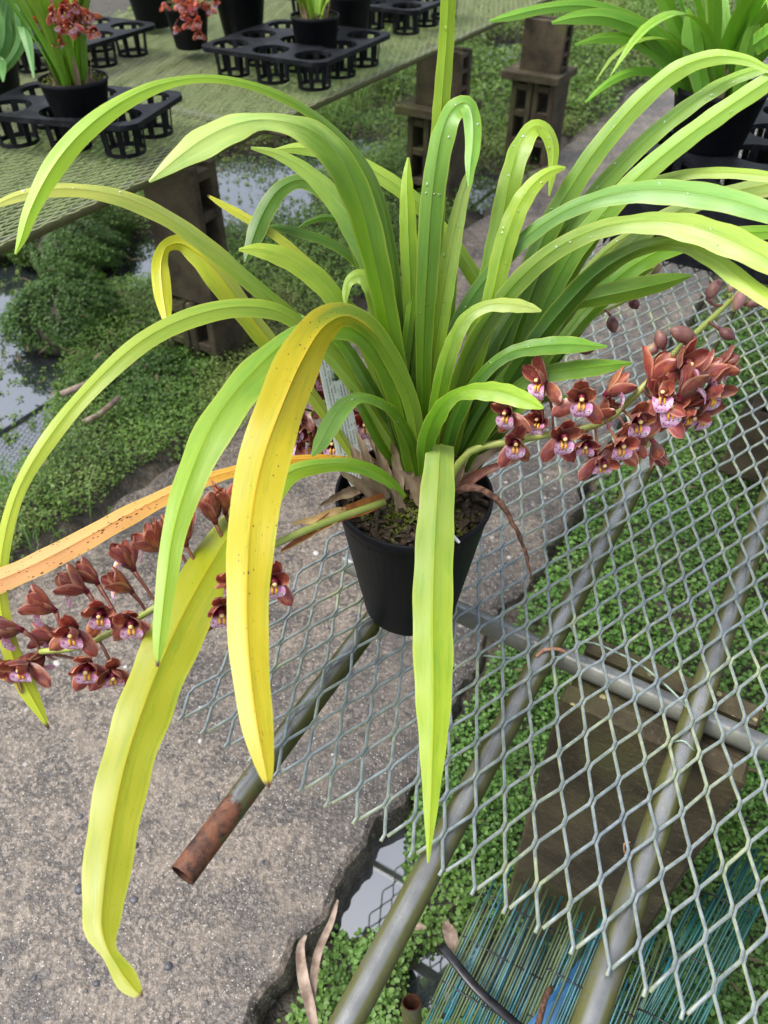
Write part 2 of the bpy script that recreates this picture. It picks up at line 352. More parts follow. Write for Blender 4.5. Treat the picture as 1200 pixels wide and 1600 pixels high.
MAT['strap'] = mat_simple('black_strap', (.006, .006, .008), (.02, .02, .024), 60, .35, .5, .2, .001)
MAT['wire'] = mat_simple('pale_green_wire', (.18, .27, .21), (.27, .35, .28), 60, .4, .5, .1, .0005)
MAT['rustwire'] = mat_simple('rusty_wire', (.22, .10, .05), (.40, .24, .15), 120, .6, .3, .3, .0005)
MAT['white'] = mat_simple('white_plastic', (.72, .74, .74), (.8, .8, .8), 30, .4, .4, .05, .0005)
MAT['steel'] = mat_simple('roof_steel', (.30, .31, .31), (.42, .42, .42), 20, .5, .4, .1, .001)
MAT['rust'] = mat_simple('pipe_inside_rust', (.03, .012, .008), (.10, .04, .02), 120, .8, .2, .6, .002)

# ================================================================== THE SETTING
def struct(o): o['kind'] = 'structure'; return o
# soil that rises and falls beside the path; water stands in its hollows
PITS = []
def pit(px, py, r, d=.10):
    p = PZ(px, py, GZ-.07); a, b = UVof(p); PITS.append((a, b, r*(1.45 if b < -1 else 1.0), d*1.3))
for q in [(20, 440, .16), (-30, 520, .20), (60, 470, .10), (205, 415, .12), (165, 430, .10), (30, 570, .12), (70, 540, .08), (15, 640, .11), (20, 700, .07), (-40, 760, .12),
          (390, 300, .15), (430, 262, .12), (465, 270, .10), (420, 340, .12), (600, 182, .13), (775, 285, .11), (740, 320, .10), (365, 285, .18), (405, 262, .18), (440, 330, .13), (345, 320, .12), (195, 408, .14), (235, 405, .10), (785, 92, .20), (800, 75, .16), (560, 230, .14), (330, 345, .10), (690, 275, .10)]: pit(*q)
for q in [(585, 1330, .05), (575, 1400, .055), (600, 1290, .035), (800, 1530, .06), (690, 1545, .05)]: pit(*q)
def nz2(u, v, s, ph): return np.sin(u*s+ph)*np.cos(v*s*1.13-ph*1.7)
def soil_h(u, v):
    u = np.asarray(u, float); v = np.asarray(v, float)
    h = GZ-.035 + .022*nz2(u, v, 5.1, .3) + .016*nz2(u, v, 11.3, 1.9) + .008*nz2(v, u, 23., 4.)
    h = h + np.where(v < -1.3, .035, 0.)
    for a, b, r, d in PITS: h = h - d*np.exp(-((u-a)**2+(v-b)**2)/r**2)
    return h
def soil_patch(name, u0, u1, v0, v1, st):
    us = np.arange(u0, u1+1e-6, st); vs = np.arange(v0, v1+1e-6, st); A, B = np.meshgrid(us, vs, indexing='ij'); Hh = soil_h(A, B)
    P = [W(a, b, c) for a, b, c in zip(A.ravel(), B.ravel(), Hh.ravel())]; m = len(vs)
    F = [(i*m+j, (i+1)*m+j, (i+1)*m+j+1, i*m+j+1) for i in range(len(us)-1) for j in range(m-1)]
    return struct(link(name, mesh_from(name, P, F, mats=[MAT['soil']])))
soil_patch('soil', -.6, 8.0, -5.2, -1.22, .045)
soil_patch('soil', -.6, 8.0, -.36, 4.0, .045)
me = mesh_from('ground', [W(-60, -80, GZ-.35), W(120, -80, GZ-.35), W(120, 80, GZ-.35), W(-60, 80, GZ-.35)], [(0, 1, 2, 3)], mats=[MAT['soil']]); struct(link('ground', me))
WL = GZ-.072
me = mesh_from('water', [W(-.55, -5.1, WL), W(7.9, -5.1, WL), W(7.9, 3.9, WL), W(-.55, 3.9, WL)], [(0, 1, 2, 3)], mats=[MAT['water']]); struct(link('water', me))
# the concrete path, with worn, uneven edges
def path():
    us = np.r_[np.linspace(-.8, 2.2, 330), np.linspace(2.22, 9.0, 160)]; rows = []
    mb = MB(); vs = []; k = 13
    for a in us:
        vl = -1.285 + .018*math.sin(a*7.1)+.012*math.sin(a*17.3+1)+.01*math.sin(a*41)
        vr = -.302 + .010*math.sin(a*9.3+2)+.008*math.sin(a*23.1)+.006*math.sin(a*57+1)
        vs.append(W(a, vl-.02, GZ-.14)); vs.append(W(a, vl-.012, GZ-.03)); vs.append(W(a, vl+.02, GZ-.002))
        for j in range(1, k-1):
            t = min(j/(k-2), .972) if j > 9 else j/(k-2); q = vl+(vr-vl)*t; vs.append(W(a, q, GZ+.004*math.sin(a*3+q*5)))
        cj = .002*math.sin(a*83)+.0015*math.sin(a*191+1)
        vs.append(W(a, vr-.016+cj, GZ-.0005)); vs.append(W(a, vr-.006+cj, GZ-.006)); vs.append(W(a, vr+.002+cj*1.5, GZ-.022+.003*math.sin(a*127))); vs.append(W(a, vr+.008, GZ-.14))
    m = k+5
    F = [(i*m+j, i*m+j+1, (i+1)*m+j+1, (i+1)*m+j) for i in range(len(us)-1) for j in range(m-1)]
    mb.v = vs; mb.f = F; mb.uv = [(0, 0)]*len(vs); mb.m = [0]*len(F); o = mb.build('path', MAT['path'], auto=math.radians(28)); struct(o)
    # stones that stand proud of the worn surface
    ms = MB()
    for i in range(260):
        a = random.uniform(-.35, 1.5); b = random.uniform(-1.2, -.34); r = random.choice([.003, .004, .004, .005, .0065, .009])*random.uniform(.8, 1.2)
        ms.ball(W(a, b, GZ+.004*math.sin(a*3+b*5)), r, 7, 4, (1, random.uniform(.6, 1), .35), Matrix.Rotation(random.uniform(0, 6.28), 3, 'Z'), mi=random.choice([0, 0, 0, 1, 1, 1, 1, 2]))
    g = ms.build('path_pebbles', [mat_simple('grey_pebble', (.045, .048, .06), (.09, .09, .10), 80, .4), mat_simple('tan_pebble', (.12, .10, .08), (.22, .19, .16), 80, .5), mat_simple('white_pebble', (.30, .29, .27), (.42, .40, .38), 80, .5)]); g['kind'] = 'stuff'
path()

# small-leaved creepers: every leaf a folded kite of its own
def leaves_mesh(name, P, N, size, mat, jitter=.9):
    n = len(P); P = np.asarray(P, float); N = np.asarray(N, float)
    nn = N + rng.normal(0, jitter*.55, (n, 3)); nn[:, 2] += .25; nn /= np.linalg.norm(nn, axis=1)[:, None]
    t = rng.normal(0, 1, (n, 3)); t -= nn*(t*nn).sum(1)[:, None]; t /= np.linalg.norm(t, axis=1)[:, None]
    b = np.cross(nn, t); s = (np.asarray(size)*rng.uniform(.6, 1.25, n))[:, None]
    v = np.empty((n, 6, 3)); up = nn*s*.16
    v[:, 0] = P; v[:, 1] = P+t*s*.35+b*s*.42+up; v[:, 2] = P+t*s*.80+b*s*.30+up*.8; v[:, 3] = P+t*s; v[:, 4] = P+t*s*.80-b*s*.30+up*.8; v[:, 5] = P+t*s*.35-b*s*.42+up
    me = bpy.data.meshes.new(name); me.vertices.add(n*6); me.vertices.foreach_set('co', v.astype(np.float32).ravel())
    base = (np.arange(n)*6)[:, None]; idx = np.hstack([base+0, base+1, base+2, base+3, base+0, base+3, base+4, base+5]).astype(np.int32).ravel()
    me.loops.add(n*8); me.loops.foreach_set('vertex_index', idx); me.polygons.add(n*2)
    me.polygons.foreach_set('loop_start', (np.arange(n*2)*4).astype(np.int32))
    try: me.polygons.foreach_set('loop_total', np.full(n*2, 4, np.int32))
    except Exception: pass
    a = me.attributes.new("rnd", 'FLOAT', 'POINT'); a.data.foreach_set('value', np.repeat(rng.uniform(0, 1, n), 6).astype(np.float32))
    me.materials.append(mat); me.update(calc_edges=True); me.validate(); return me
MAT['coverR'] = mat_cover('bright_creeper', (.060, .155, .026), (.145, .29, .058), (.045, .11, .022), (.19, .31, .08))
MAT['coverL'] = mat_cover('dull_creeper', (.085, .175, .028), (.185, .31, .06), (.07, .13, .024), (.26, .29, .09))
MAT['mound'] = mat_cover('mound_creeper', (.055, .125, .022), (.11, .22, .042), (.042, .09, .018), (.12, .18, .05))  # shade under the bench is put into these darker greens
def scatter(name, u0, u1, v0, v1, dens, size, mat, keep=None, lift=.02, afloat=False):
    n = int((u1-u0)*(v1-v0)*dens); a = rng.uniform(u0, u1, n); b = rng.uniform(v0, v1, n); h = soil_h(a, b)
    ok = (h > WL-.004) if not afloat else ((h <= WL) & (nz2(a, b, 27., 1.)*nz2(b, a, 41., .3)+.35*nz2(a, b, 90., 2.) > .22))
    if afloat: h = np.full(n, WL+.001)
    if keep is not None: ok &= keep(a, b)
    a, b, h = a[ok], b[ok], h[ok]
    cl = .5+.5*nz2(a, b, 31., .7)*nz2(b, a, 19., 2.1)
    h = h + rng.uniform(0, 1, len(a))**1.5*lift*(0.5+1.2*cl)
    P = np.outer(a, U)+np.outer(b, V); P[:, 2] = h
    N = np.tile([0, 0, 1.], (len(a), 1))
    o = link(name, leaves_mesh(name, P, N, np.full(len(a), size), mat)); o['kind'] = 'stuff'; return o
scatter('ground_cover', .0, 1.0, -.285, .75, 60000, .0085, MAT['coverR'], lift=.035)
scatter('ground_cover', 1.0, 2.6, -.285, 1.3, 30000, .010, MAT['coverR'], lift=.035)
scatter('ground_cover', 2.6, 7.5, -.25, 2.6, 6000, .018, MAT['coverL'], lift=.05)
def near_path(a, b): return b < -1.255 + .07*np.sin(a*6)+.03*np.sin(a*17)-.02
scatter('ground_cover', .2, 2.0, -2.9, -1.2, 46000, .0082, MAT['coverL'], near_path, .05)
scatter('ground_cover', 2.0, 4.2, -3.6, -1.2, 20000, .012, MAT['coverL'], near_path, .07)
scatter('ground_cover', 4.2, 7.8, -5.0, -1.2, 5500, .022, MAT['coverL'], near_path, .10)
scatter('floating_weed', .2, 4.5, -3.4, -1.3, 16000, .009, MAT['coverL'], None, .006, True)
# a tuft of grass where the path meets the creeper
def grass_tuft(px, py, n=60, hgt=.07, spread=.05, name='grass', mat='coverR'):
    c = PZ(px, py, GZ-.03); P = []; F = []; c_ = []
    for i in range(n):
        b = c+Vector((random.gauss(0, spread), random.gauss(0, spread), 0)); an = random.uniform(0, 6.28); L = hgt*random.uniform(.6, 1.3); d = Vector((math.cos(an), math.sin(an), 0)); s = Vector((-d.y, d.x, 0))*.002
        k = len(P); P += [b-s, b+s, b+d*L*.3+Z*L*.7-s*.8, b+d*L*.3+Z*L*.7+s*.8, b+d*L*.8+Z*L*.95]; F += [(k, k+1, k+3, k+2), (k+2, k+3, k+4)]; c_ += [random.random()]*5
    o = link(name, mesh_from(name, P, F, mats=[MAT[mat]], cols=c_)); o['kind'] = 'stuff'
grass_tuft(50, 830, 130, .10, .06); grass_tuft(20, 790, 80, .09, .05); grass_tuft(560, 150, 160, .22, .16, mat='coverL'); grass_tuft(480, 190, 120, .2, .14, mat='coverL')

def leaf_litter(name, n, u0, u1, v0, v1, z, L=(.012, .035), soilz=True):
    P = []; F = []; c_ = []
    for i in range(n):
        a = random.uniform(u0, u1); b = random.uniform(v0, v1); h = float(soil_h(a, b)) if soilz else GZ
        if soilz and h < WL: h = WL
        c = W(a, b, h+z*random.uniform(.6, 1.1)); M = Matrix.Rotation(random.uniform(0, 6.28), 3, 'Z') @ Matrix.Rotation(random.gauss(0, .25), 3, 'Y'); l = random.uniform(*L); w_ = l*random.uniform(.06, .22); k = len(P)
        for x, y, q in ((-.5, 0, 0), (-.15, -1, .25), (-.15, 1, .25), (.2, -.8, .2), (.2, .8, .2), (.5, 0, .5)): P.append(c + M @ Vector((x*l, y*w_*.5, q*w_*.8)))
        F += [(k, k+1, k+2), (k+1, k+3, k+4, k+2), (k+3, k+5, k+4)]; c_ += [random.random()]*6
    o = link(name, mesh_from(name, P, F, mats=[MAT['litter']], cols=c_)); o['kind'] = 'stuff'
MAT['litter'] = mat_cover('brown_leaf_litter', (.07, .045, .028), (.26, .19, .12), (.10, .07, .04), (.20, .16, .09))
leaf_litter('leaf_litter', 260, .05, 2.4, -.26, .9, .052)
leaf_litter('leaf_litter', 380, .3, 4.0, -2.9, -1.3, .085, (.018, .055))
leaf_litter('path_litter', 70, -.2, 3.0, -1.25, -.34, .006, (.006, .018), False)
def mound(px, py, r, hgt, label, n=9000, sq=1.0, size=.013):
    c = PZ(px, py, GZ-.02); a0, b0 = UVof(c)
    t = thing('creeper_mound', label, 'shrub', c, 0, 'mounds of creeper in the water')
    th_ = rng.uniform(0, 2*np.pi, n); ct = rng.uniform(-.12, 1, n); st = np.sqrt(1-ct**2)
    d = np.stack([st*np.cos(th_), st*np.sin(th_), ct], 1)
    wob = 1+.10*np.sin(3*th_+px)+.07*np.sin(5*th_+2*py)+.06*np.sin(9*th_+ct*7)+.05*np.sin(17*th_+ct*15)
    rr = wob*rng.uniform(.86, 1.05, n)
    P = d*rr[:, None]*np.array([r, r*sq, hgt]); N = d/np.array([r, r*sq, hgt]); N /= np.linalg.norm(N, axis=1)[:, None]
    o = link('foliage', leaves_mesh('foliage', P, N, np.full(n, size), MAT['mound'], .8), t); o['kind'] = 'stuff'
    mb = MB(); mb.ball((0, 0, 0), 1, 20, 10, (r*.86, r*sq*.86, hgt*.86)); mb.build('soil_core', MAT['soil'], t)
    return t
mound(110, 500, .19, .13, 'dark green rounded creeper mound standing in the water beside the yellow leaf tip', 15000, 1.0, .0095)
mound(118, 385, .21, .12, 'creeper mound under the bench edge, left of the nearest block pier', 15000, 1.1, .0095)
mound(-10, 372, .17, .11, 'creeper mound cut by the left edge, below the tip of the long arching leaf', 10000, 1.0, .0095)
mound(225, 610, .22, .07, 'low olive creeper mound with fallen stalks lying on it', 16000, .8, .009)

# ------------------------------------------------------------------ expanded metal
LW, SW = .0626, .0287                                          # long and short pitch of the diamonds
def expanded_metal(name, u0, nu, v0, nv, wd, th, n=6, algae=1.0, ragged=True, LW=LW, SW=SW):
    mb = MB(); HL = LW/2; HS = SW/2; bl = .0085
    for k in range(nv):
        pts = []
        for m in range(nu+1):
            line = k + ((m+k) % 2 == 0)                         # which node line the strand touches here
            off = -wd*.42 if line == k+1 else wd*.42
            vv = v0 + line*HS + off; uu = u0 + m*HL; zz = (.0011 if line == k+1 else -.0011)
            zz += .0009*math.sin(uu*9+vv*5)+.0006*math.sin(uu*31+k); vv += .0006*math.sin(uu*57+k*2.3); uu += .0007*math.sin(vv*211+m*1.7)
            if 0 < m < nu: pts += [(uu-bl/2, vv, zz), (uu+bl/2, vv, zz)]
            elif m == 0: pts += ([(uu+bl/2, vv, zz)] if (k % 2 or not ragged) else [(uu-bl*.3, vv, zz), (uu+bl/2, vv, zz)])
            else: pts += [(uu-bl/2, vv, zz)]
        mb.tube([W(p[0], p[1], p[2]) for p in pts], wd*.56, n, True, 0, th/wd)
    o = mb.build(name, MAT['galv']); o['algae'] = algae; return o
nodeU, nodeV = UVof(PZ(764.5, 1410, 0))
k0 = round((nodeV+.385)/(SW/2)); k0 += k0 % 2
ms = expanded_metal('mesh_bench_top', nodeU-2*0-LW*0, 110, nodeV-k0*SW/2, 112, .0030, .0033, 6, .95)
tag(ms, 'grey expanded metal mesh sheet under the black pot of the yellow leaved orchid', 'mesh bench', 'expanded metal bench tops')
EDGE = -1.405
mb2 = expanded_metal('mesh_bench_top', .55, 232, EDGE-122*.0225/2, 122, .0025, .0030, 4, 1.8, False, .0502, .0225)
tag(mb2, 'algae green expanded metal mesh bench carrying the pot trays across the path', 'mesh bench', 'expanded metal bench tops')

# ------------------------------------------------------------------ pipes
def pipe(label, a, b, r, rust=0.0, algae=1.0, group='steel pipes under the mesh', hollow=True):
    d = (b-a).normalized(); L = (b-a).length; mb = MB(); n = max(int(L/.05), 6)
    mb.tube([a+d*(L*i/n) for i in range(n+1)], r, 20, False, 0)
    mb.tube([a+d*.0005, a+d*min(L*.4, .2)], r*.86, 20, False, 1); mb.tube([b-d*min(L*.4, .2), b-d*.0005], r*.86, 20, False, 1)
    x = Vector((0, 0, 1)).cross(d).normalized(); y = d.cross(x)
    for p in (a, b):                                            # wall of the pipe at its cut ends
        vs = [p+(x*math.cos(q)+y*math.sin(q))*rr for rr in (r, r*.86) for q in [2*math.pi*i/20 for i in range(20)]]
        mb.add(vs, [(i, (i+1) % 20, 20+(i+1) % 20, 20+i) for i in range(20)], None, 1)
    o = mb.build('steel_pipe', [MAT['pipe'], MAT['rust']], auto=math.radians(50)); o['rust'] = rust; o['algae'] = algae
    return tag(o, label, 'pipe', group)
R1, R2 = .0122, .0124
p1a = PZ(285, 1368, -.0175); p1u, p1v = UVof(p1a)
pipe('short steel pipe with a rusty brown open end jutting out over the concrete path', p1a, W(.62, p1v-.004, -.0175), R1, 1.0, 1.0)
pv = -.103
pipe('middle mossy pipe with pale green wire tied round it, right of the hanging green leaf', W(-.02, pv-.002, -.0165), W(3.6, pv, -.0165), R2, .6, 1.0)
pipe('mossy pipe with a long white highlight, running across the concrete block', W(-.02, .052, -.0165), W(3.6, .062, -.0165), R2, 0, 1.0)
pipe('steel pipe far right under the mesh, mostly out of the picture', W(-.02, .40, -.0165), W(3.6, .40, -.0165), R2, 0, 1.0)
ca_, cb_ = UVof(PZ(527, 893, -.042))
CU = .541
pipe('brownish cross pipe lying in the groove of the concrete block behind the pot', W(CU, cb_, -.0425), W(CU, 1.5, -.0425), R2, 0, .5)
pe = PZ(643, 1566, -.12); pipe('pipe stub with a dark rusty hole below the mesh at the bottom', pe, pe+(V*.02-Z*.07-U*.03), .0088, .0, 1.3)
for k, vv in enumerate((EDGE-.03, EDGE-.7, EDGE-1.37)):
    pipe(['long mossy edge pipe under the front edge of the far bench', 'pipe under the middle of the far bench', 'pipe under the back of the far bench'][k], W(.3, vv, -.016), W(6.4, vv, -.016), .0125, 0, 1.6)
q = PZ(452, 215, -.085); qa, qb = UVof(q); pipe('cut pipe end sticking out beneath the far bench, behind the broad arching leaf', W(qa, qb, -.075), W(qa, qb-1.2, -.075), R2, .4, .8)
qa, qb = UVof(PZ(716, 60, -.02))

# ------------------------------------------------------------------ concrete blocks (shells and webs, three cores)
def block_mesh(L=.39, Wd=.19, T=.10):
    mb = MB(); s = .026; e = .014
    for sg in (-1, 1): mb.box((0, 0, sg*(T-s)/2), L, Wd, s)
    wl = [-L/2+e+.014, -L/6+.006, L/6-.006, L/2-e-.014]
    for q in wl: mb.box((q, 0, 0), .026, Wd-.004, T-2*s+.002)
    return mb
BLK = block_mesh().build('concrete_block', MAT['block'], smooth=False)
bmod = BLK.data
bmx = bmesh.new(); bmx.from_mesh(bmod); bmesh.ops.bevel(bmx, geom=list(bmx.edges), offset=.003, segments=1, affect='EDGES')
rng2 = random.Random(3)
for vtx in bmx.verts: vtx.co += Vector((rng2.gauss(0, .0007), rng2.gauss(0, .0007), rng2.gauss(0, .0007)))
bmx.to_mesh(bmod); bmx.free()
first = [True]
UM = Matrix((U, V, Z)).transposed()                             # columns: u, v, z axes
def block(u, v, z, axes, label, half=1.0):
    # axes: which of u,v,z the block's length, width (core direction) and thickness lie along
    o = BLK if first[0] else link('concrete_block', bmod); first[0] = False
    ax = {'u': U, 'v': V, 'z': Z}; M = Matrix([ax[c] for c in axes]).transposed()
    if M.determinant() < 0: M.col[2] = -M.col[2]
    o.matrix_world = Matrix.Translation(W(u, v, z)) @ M.to_4x4() @ Matrix.Diagonal((half, 1, 1, 1))
    return tag(o, label, 'concrete block', 'concrete blocks carrying the benches')
block(CU, .022, -.043-.195, 'zvu', 'brown mossy concrete block on end below the near mesh, holding the cross pipe')
block(CU+.004, .024, -.043-.391-.195, 'zvu', 'lower concrete block under the near upright one, half hidden by the teal blind')
block(1.80, .165, -.043-.195, 'zvu', 'dark concrete block at the far right, behind the maroon flowers')
block(1.80, .165, -.043-.39-.095, 'vzu', 'concrete block lying on its side beneath the far right block')
def pier(u, v, kind, where):
    if kind == 1:
        block(u+.05, v-.095, -.05-.195, 'zvu', 'tall concrete block on end, ' + where)
        for k in (0, 1): block(u+.075, v-.045-.105*k, -.05-.391-.195, 'zuv', ('foot block with dark cores nearer the path, ', 'foot block with dark cores beside it, ')[k] + where)
    else:
        block(u+.05, v-.11, -.05-.0975, 'zvu', 'short upper concrete block, ' + where, .5)
        mb = MB(); mb.box((0, 0, 0), .24, .27, .032); o = mb.build('concrete_slab', MAT['block'], smooth=False, bevel=.003)
        o.matrix_world = Matrix.Translation(W(u+.06, v-.13, -.05-.195-.016)) @ Matrix.Rotation(BROT, 4, 'Z')
        tag(o, 'flat slab jutting out between the blocks, ' + where, 'concrete slab', 'slabs in the bench piers')
        for k in (0, 1): block(u+.06, v-.065-.105*k, -.05-.227-.195, 'zuv', ('lower block with open cores nearer the path, ', 'lower block with open cores away from the path, ')[k] + where)
pier(1.50, -1.465, 1, 'in the nearest pier under the far bench')
pier(2.93, -1.385, 2, 'in the far bench middle pier')
pier(3.62, -1.235, 3, 'in the farthest pier')

# ================================================================== ORCHID PARTS
def ribbon(name, ctrl, parent, ca, cb, cm=(1.15, 1.1, .9), spots=0.0, fold=.16, seed=None, nseg=30, pw=None):
    """ctrl: rows of (position, half width vector, normal) resampled smoothly into a keeled leaf blade."""
    raise NotImplementedError
QS = (-1, -.55, -.16, 0, .16, .55, 1)
def blade(name, P, Wd, roll, parent, ca, cb, cm=(1.12, 1.08, .85), spots=0.0, fold=.20, seed=None, sdir=None, nseg=34, gr=(.25, .95)):
    """P: points, Wd: real widths, roll: twist from the side direction; sdir(p, t) gives the side direction."""
    C = catmull(np.hstack([np.array([list(p) for p in P]), np.array(Wd)[:, None], np.array(roll)[:, None]]), nseg)
    vs = []; uv = []; L = 0; n = len(C); prev = None
    for i in range(n):
        p = Vector(C[i][:3]); t = (Vector(C[min(i+1, n-1)][:3])-Vector(C[max(i-1, 0)][:3])).normalized()
        s = sdir(p, t)
        if prev is not None and s.dot(prev) < 0 and sdir is LEVEL: s = -s
        prev = s
        nn = s.cross(t).normalized(); r = max(-.72, min(.72, C[i][4]*(max(-1, min(1, s.z*3)) if sdir is not LEVEL else 1))); sr = s*math.cos(r)+nn*math.sin(r); nr = sr.cross(t).normalized()
        hw = max(C[i][3], .0005)/2/(max(math.cos(r), .35) if sdir is not LEVEL else 1)
        wv = hw*.05*math.sin(i*.9+p.x*40); wl = hw*(1+.025*math.sin(i*1.3+p.y*50))
        for j, q in enumerate(QS):
            gv = max(0, 1-abs(q)/.16)**1.0
            vs.append(p + sr*(wl*q) - nr*(hw*(fold*(1-abs(q)**1.5) + .085*gv) + wv*q*abs(q))); uv.append((i/(n-1), (q+1)/2))
    fs = [(i*7+j, i*7+j+1, (i+1)*7+j+1, (i+1)*7+j) for i in range(n-1) for j in range(6)]
    me = mesh_from(name, vs, fs, uv, True, [MAT['leaf']])
    ev = np.zeros(len(me.edges)*2, np.int32); me.edges.foreach_get('vertices', ev); ev = ev.reshape(-1, 2)
    a = me.attributes.new('sharp_edge', 'BOOLEAN', 'EDGE'); a.data.foreach_set('value', ((ev[:, 0] % 7 == 3) & (ev[:, 1] % 7 == 3)))
    o = link(name, me, parent)
    o['ca'] = [float(x) for x in ca]; o['cb'] = [float(x) for x in cb]; o['cm'] = [float(x) for x in cm]; o['ga'] = float(gr[0]); o['gb'] = float(gr[1]); o['spots'] = float(spots)
    o['seed'] = float(seed if seed is not None else random.uniform(0, 50)); return o
def VIEW(p, t):                                                # side direction of a blade seen face on
    s = t.cross((p-CAM).normalized())
    return s.normalized()
def LEVEL(p, t):
    s = t.cross(Z); return s.normalized() if s.length > 1e-4 else Vector((1, 0, 0))

# flowers: a column with three sepals, two petals and a spotted lip -------------------------------------------
def petal_mesh(L, Wd, cup, curl, roll, name):                   # blade along +Y, facing +Z
    n, m = 10, 7; vs = []; uv = []
    for i in range(n):
        u = i/(n-1); c = (u-.54)/.54 if u < .54 else (u-.54)/.46
        wv = Wd*.5*max(math.sqrt(max(1-abs(c)**2.3, 0)), .10 if u > .5 else .28)
        an = curl*u; y = L*(math.sin(an)/curl if abs(curl) > 1e-3 else u); z = L*((1-math.cos(an))/curl if abs(curl) > 1e-3 else 0)
        for j in range(m):
            q = (j/(m-1))*2-1; zz = cup*Wd*q*q*(.35+.65*math.sin(math.pi*u)) + roll*q*u*Wd*.3 + .0004*math.sin(u*9+q*4)
            vs.append((wv*q, y-zz*math.sin(an), z+zz*math.cos(an))); uv.append((u, j/(m-1)))
    fs = [(i*m+j, i*m+j+1, (i+1)*m+j+1, (i+1)*m+j) for i in range(n-1) for j in range(m-1)]
    return mesh_from(name, vs, fs, uv, True, [MAT['petal']])
PM = {k: [petal_mesh(.0250, .0125, cp, c, r, 'sepal') for c, r in ((cu, .2), (cu*.7, -.3), (cu*1.3, 0))] for k, cu, cp in (('open', -.55, -.22), ('dorsal', .75, .30), ('cup', .55, .36))}
PP = {k: [petal_mesh(.0230, .0120, .34, c, r, 'petal') for c, r in ((cu, .3), (cu*.6, -.2))] for k, cu in (('open', .9), ('cup', .65))}
def lip_mesh():
    n, m = 9, 7; vs = []; uv = []
    for i in range(n):
        u = i/(n-1); wv = .0052*(.75+.5*math.sin(math.pi*min(u*1.1, 1)))*(1 if u < .95 else .75)
        an = -1.35*max(0, u-.35)/.65; y = .0125*(u if u < .35 else .35+.65*math.sin(-an)/1.35); z = .0045*math.sin(min(u/.35, 1)*1.57) - (.0125*.65*(1-math.cos(an))/1.35 if u > .35 else 0)
        for j in range(m):
            q = j/(m-1)*2-1; side = .0040*abs(q)**2*(1-u)*1.0; rf = .0006*math.sin(9*q+u*7)*u
            vs.append((wv*q, -y*1.0, z+side+rf)); uv.append((u, j/(m-1)))
    fs = [(i*m+j, (i+1)*m+j, (i+1)*m+j+1, i*m+j+1) for i in range(n-1) for j in range(m-1)]
    return mesh_from('lip', vs, fs, uv, True, [MAT['lip']])
def col_mesh():
    mb = MB(); mb.tube([(0, .000, -.001), (0, .0015, .004), (0, .0015, .008), (0, 0, .0115)], [.0022, .0024, .0026, .0026], 8, True, 0)
    mb.ball((0, -.0006, .0120), .0019, 8, 5, (1, .9, .8), None, 1)
    return mesh_from('flower', mb.v, mb.f, mb.uv, True, [MAT['column'], MAT['anther']], mb.m)
def callus_mesh():
    mb = MB()
    for sx in (-1, 1): mb.tube([(sx*.0011, -.0015, .0042), (sx*.0013, -.0045, .0062), (sx*.0011, -.0072, .0046)], [.0005, .0009, .0005], 6)
    return mesh_from('callus', mb.v, mb.f, mb.uv, True, [MAT['callus']])
LIPM, COLM, CALM = lip_mesh(), col_mesh(), callus_mesh()
def flower(parent, pos, face, up, size=1.0, kind='open', attach=None, label=None, tm=1.0):
    """One flower: face is the direction it looks, up the way its dorsal sepal points."""
    zf = face.normalized(); yf = (up-zf*up.dot(zf)).normalized(); xf = yf.cross(zf)
    M = Matrix((xf, yf, zf)).transposed().to_4x4(); M.translation = pos
    f = link('flower', COLM, parent)
    MF = M @ Matrix.Scale(size, 4); f.matrix_local = MF
    tint = random.uniform(.8, 1.3)*tm; sd_ = random.uniform(0, 30)
    def pc(nm, me, rz, tilt, off=0.0):
        o = link(nm, me, f)
        o.matrix_local = Matrix.Rotation(rz, 4, 'Z') @ Matrix.Translation((0, .001, off)) @ Matrix.Rotation(tilt, 4, 'X')
        o['tint'] = [tint*random.uniform(.9, 1.12), tint*random.uniform(.85, 1.15), tint*random.uniform(.85, 1.1)]; o['seed'] = sd_+random.uniform(0, 4)
    j = lambda a: random.gauss(0, a)
    if kind == 'open':
        pc('sepal', random.choice(PM['dorsal']), j(.12), .45+j(.15)); pc('sepal', random.choice(PM['open']), math.radians(140)+j(.15), .25+j(.2)); pc('sepal', random.choice(PM['open']), -math.radians(140)+j(.15), .25+j(.2))
        pc('petal', random.choice(PP['open']), math.radians(58)+j(.12), .60+j(.15), .0008); pc('petal', random.choice(PP['open']), -math.radians(58)+j(.12), .75+j(.15), .0008)
    else:
        for a in (0, 120, 240): pc('sepal', random.choice(PM['cup']), math.radians(a)+j(.12), .80+j(.15))
        for a in (60, -60): pc('petal', random.choice(PP['cup']), math.radians(a)+j(.1), .95+j(.12), .0008)
    ML = Matrix.Translation((0, -.0012, .001)) @ Matrix.Rotation(-.15, 4, 'X') @ Matrix.Scale(1.3, 4)
    l = link('lip', LIPM, f); l.matrix_local = ML
    c = link('callus', CALM, f); c.matrix_local = ML
    if attach is not None:
        b = pos - zf*.001; mid = (b+attach)/2 - zf*.006*size
        mb = MB(); pts = catmull([list(attach), list(mid*.5+(attach+b)*.25), list(b)], 7); mb.tube([Vector(p) for p in pts], [.0011, .0011, .0012, .0013, .0014, .0017, .002], 6)
        Mi = MF.inverted(); mb.v = [Mi @ v for v in mb.v]
        mb.build('pedicel', MAT['pedicel'], f)
    if label: f['label'] = label
    return f
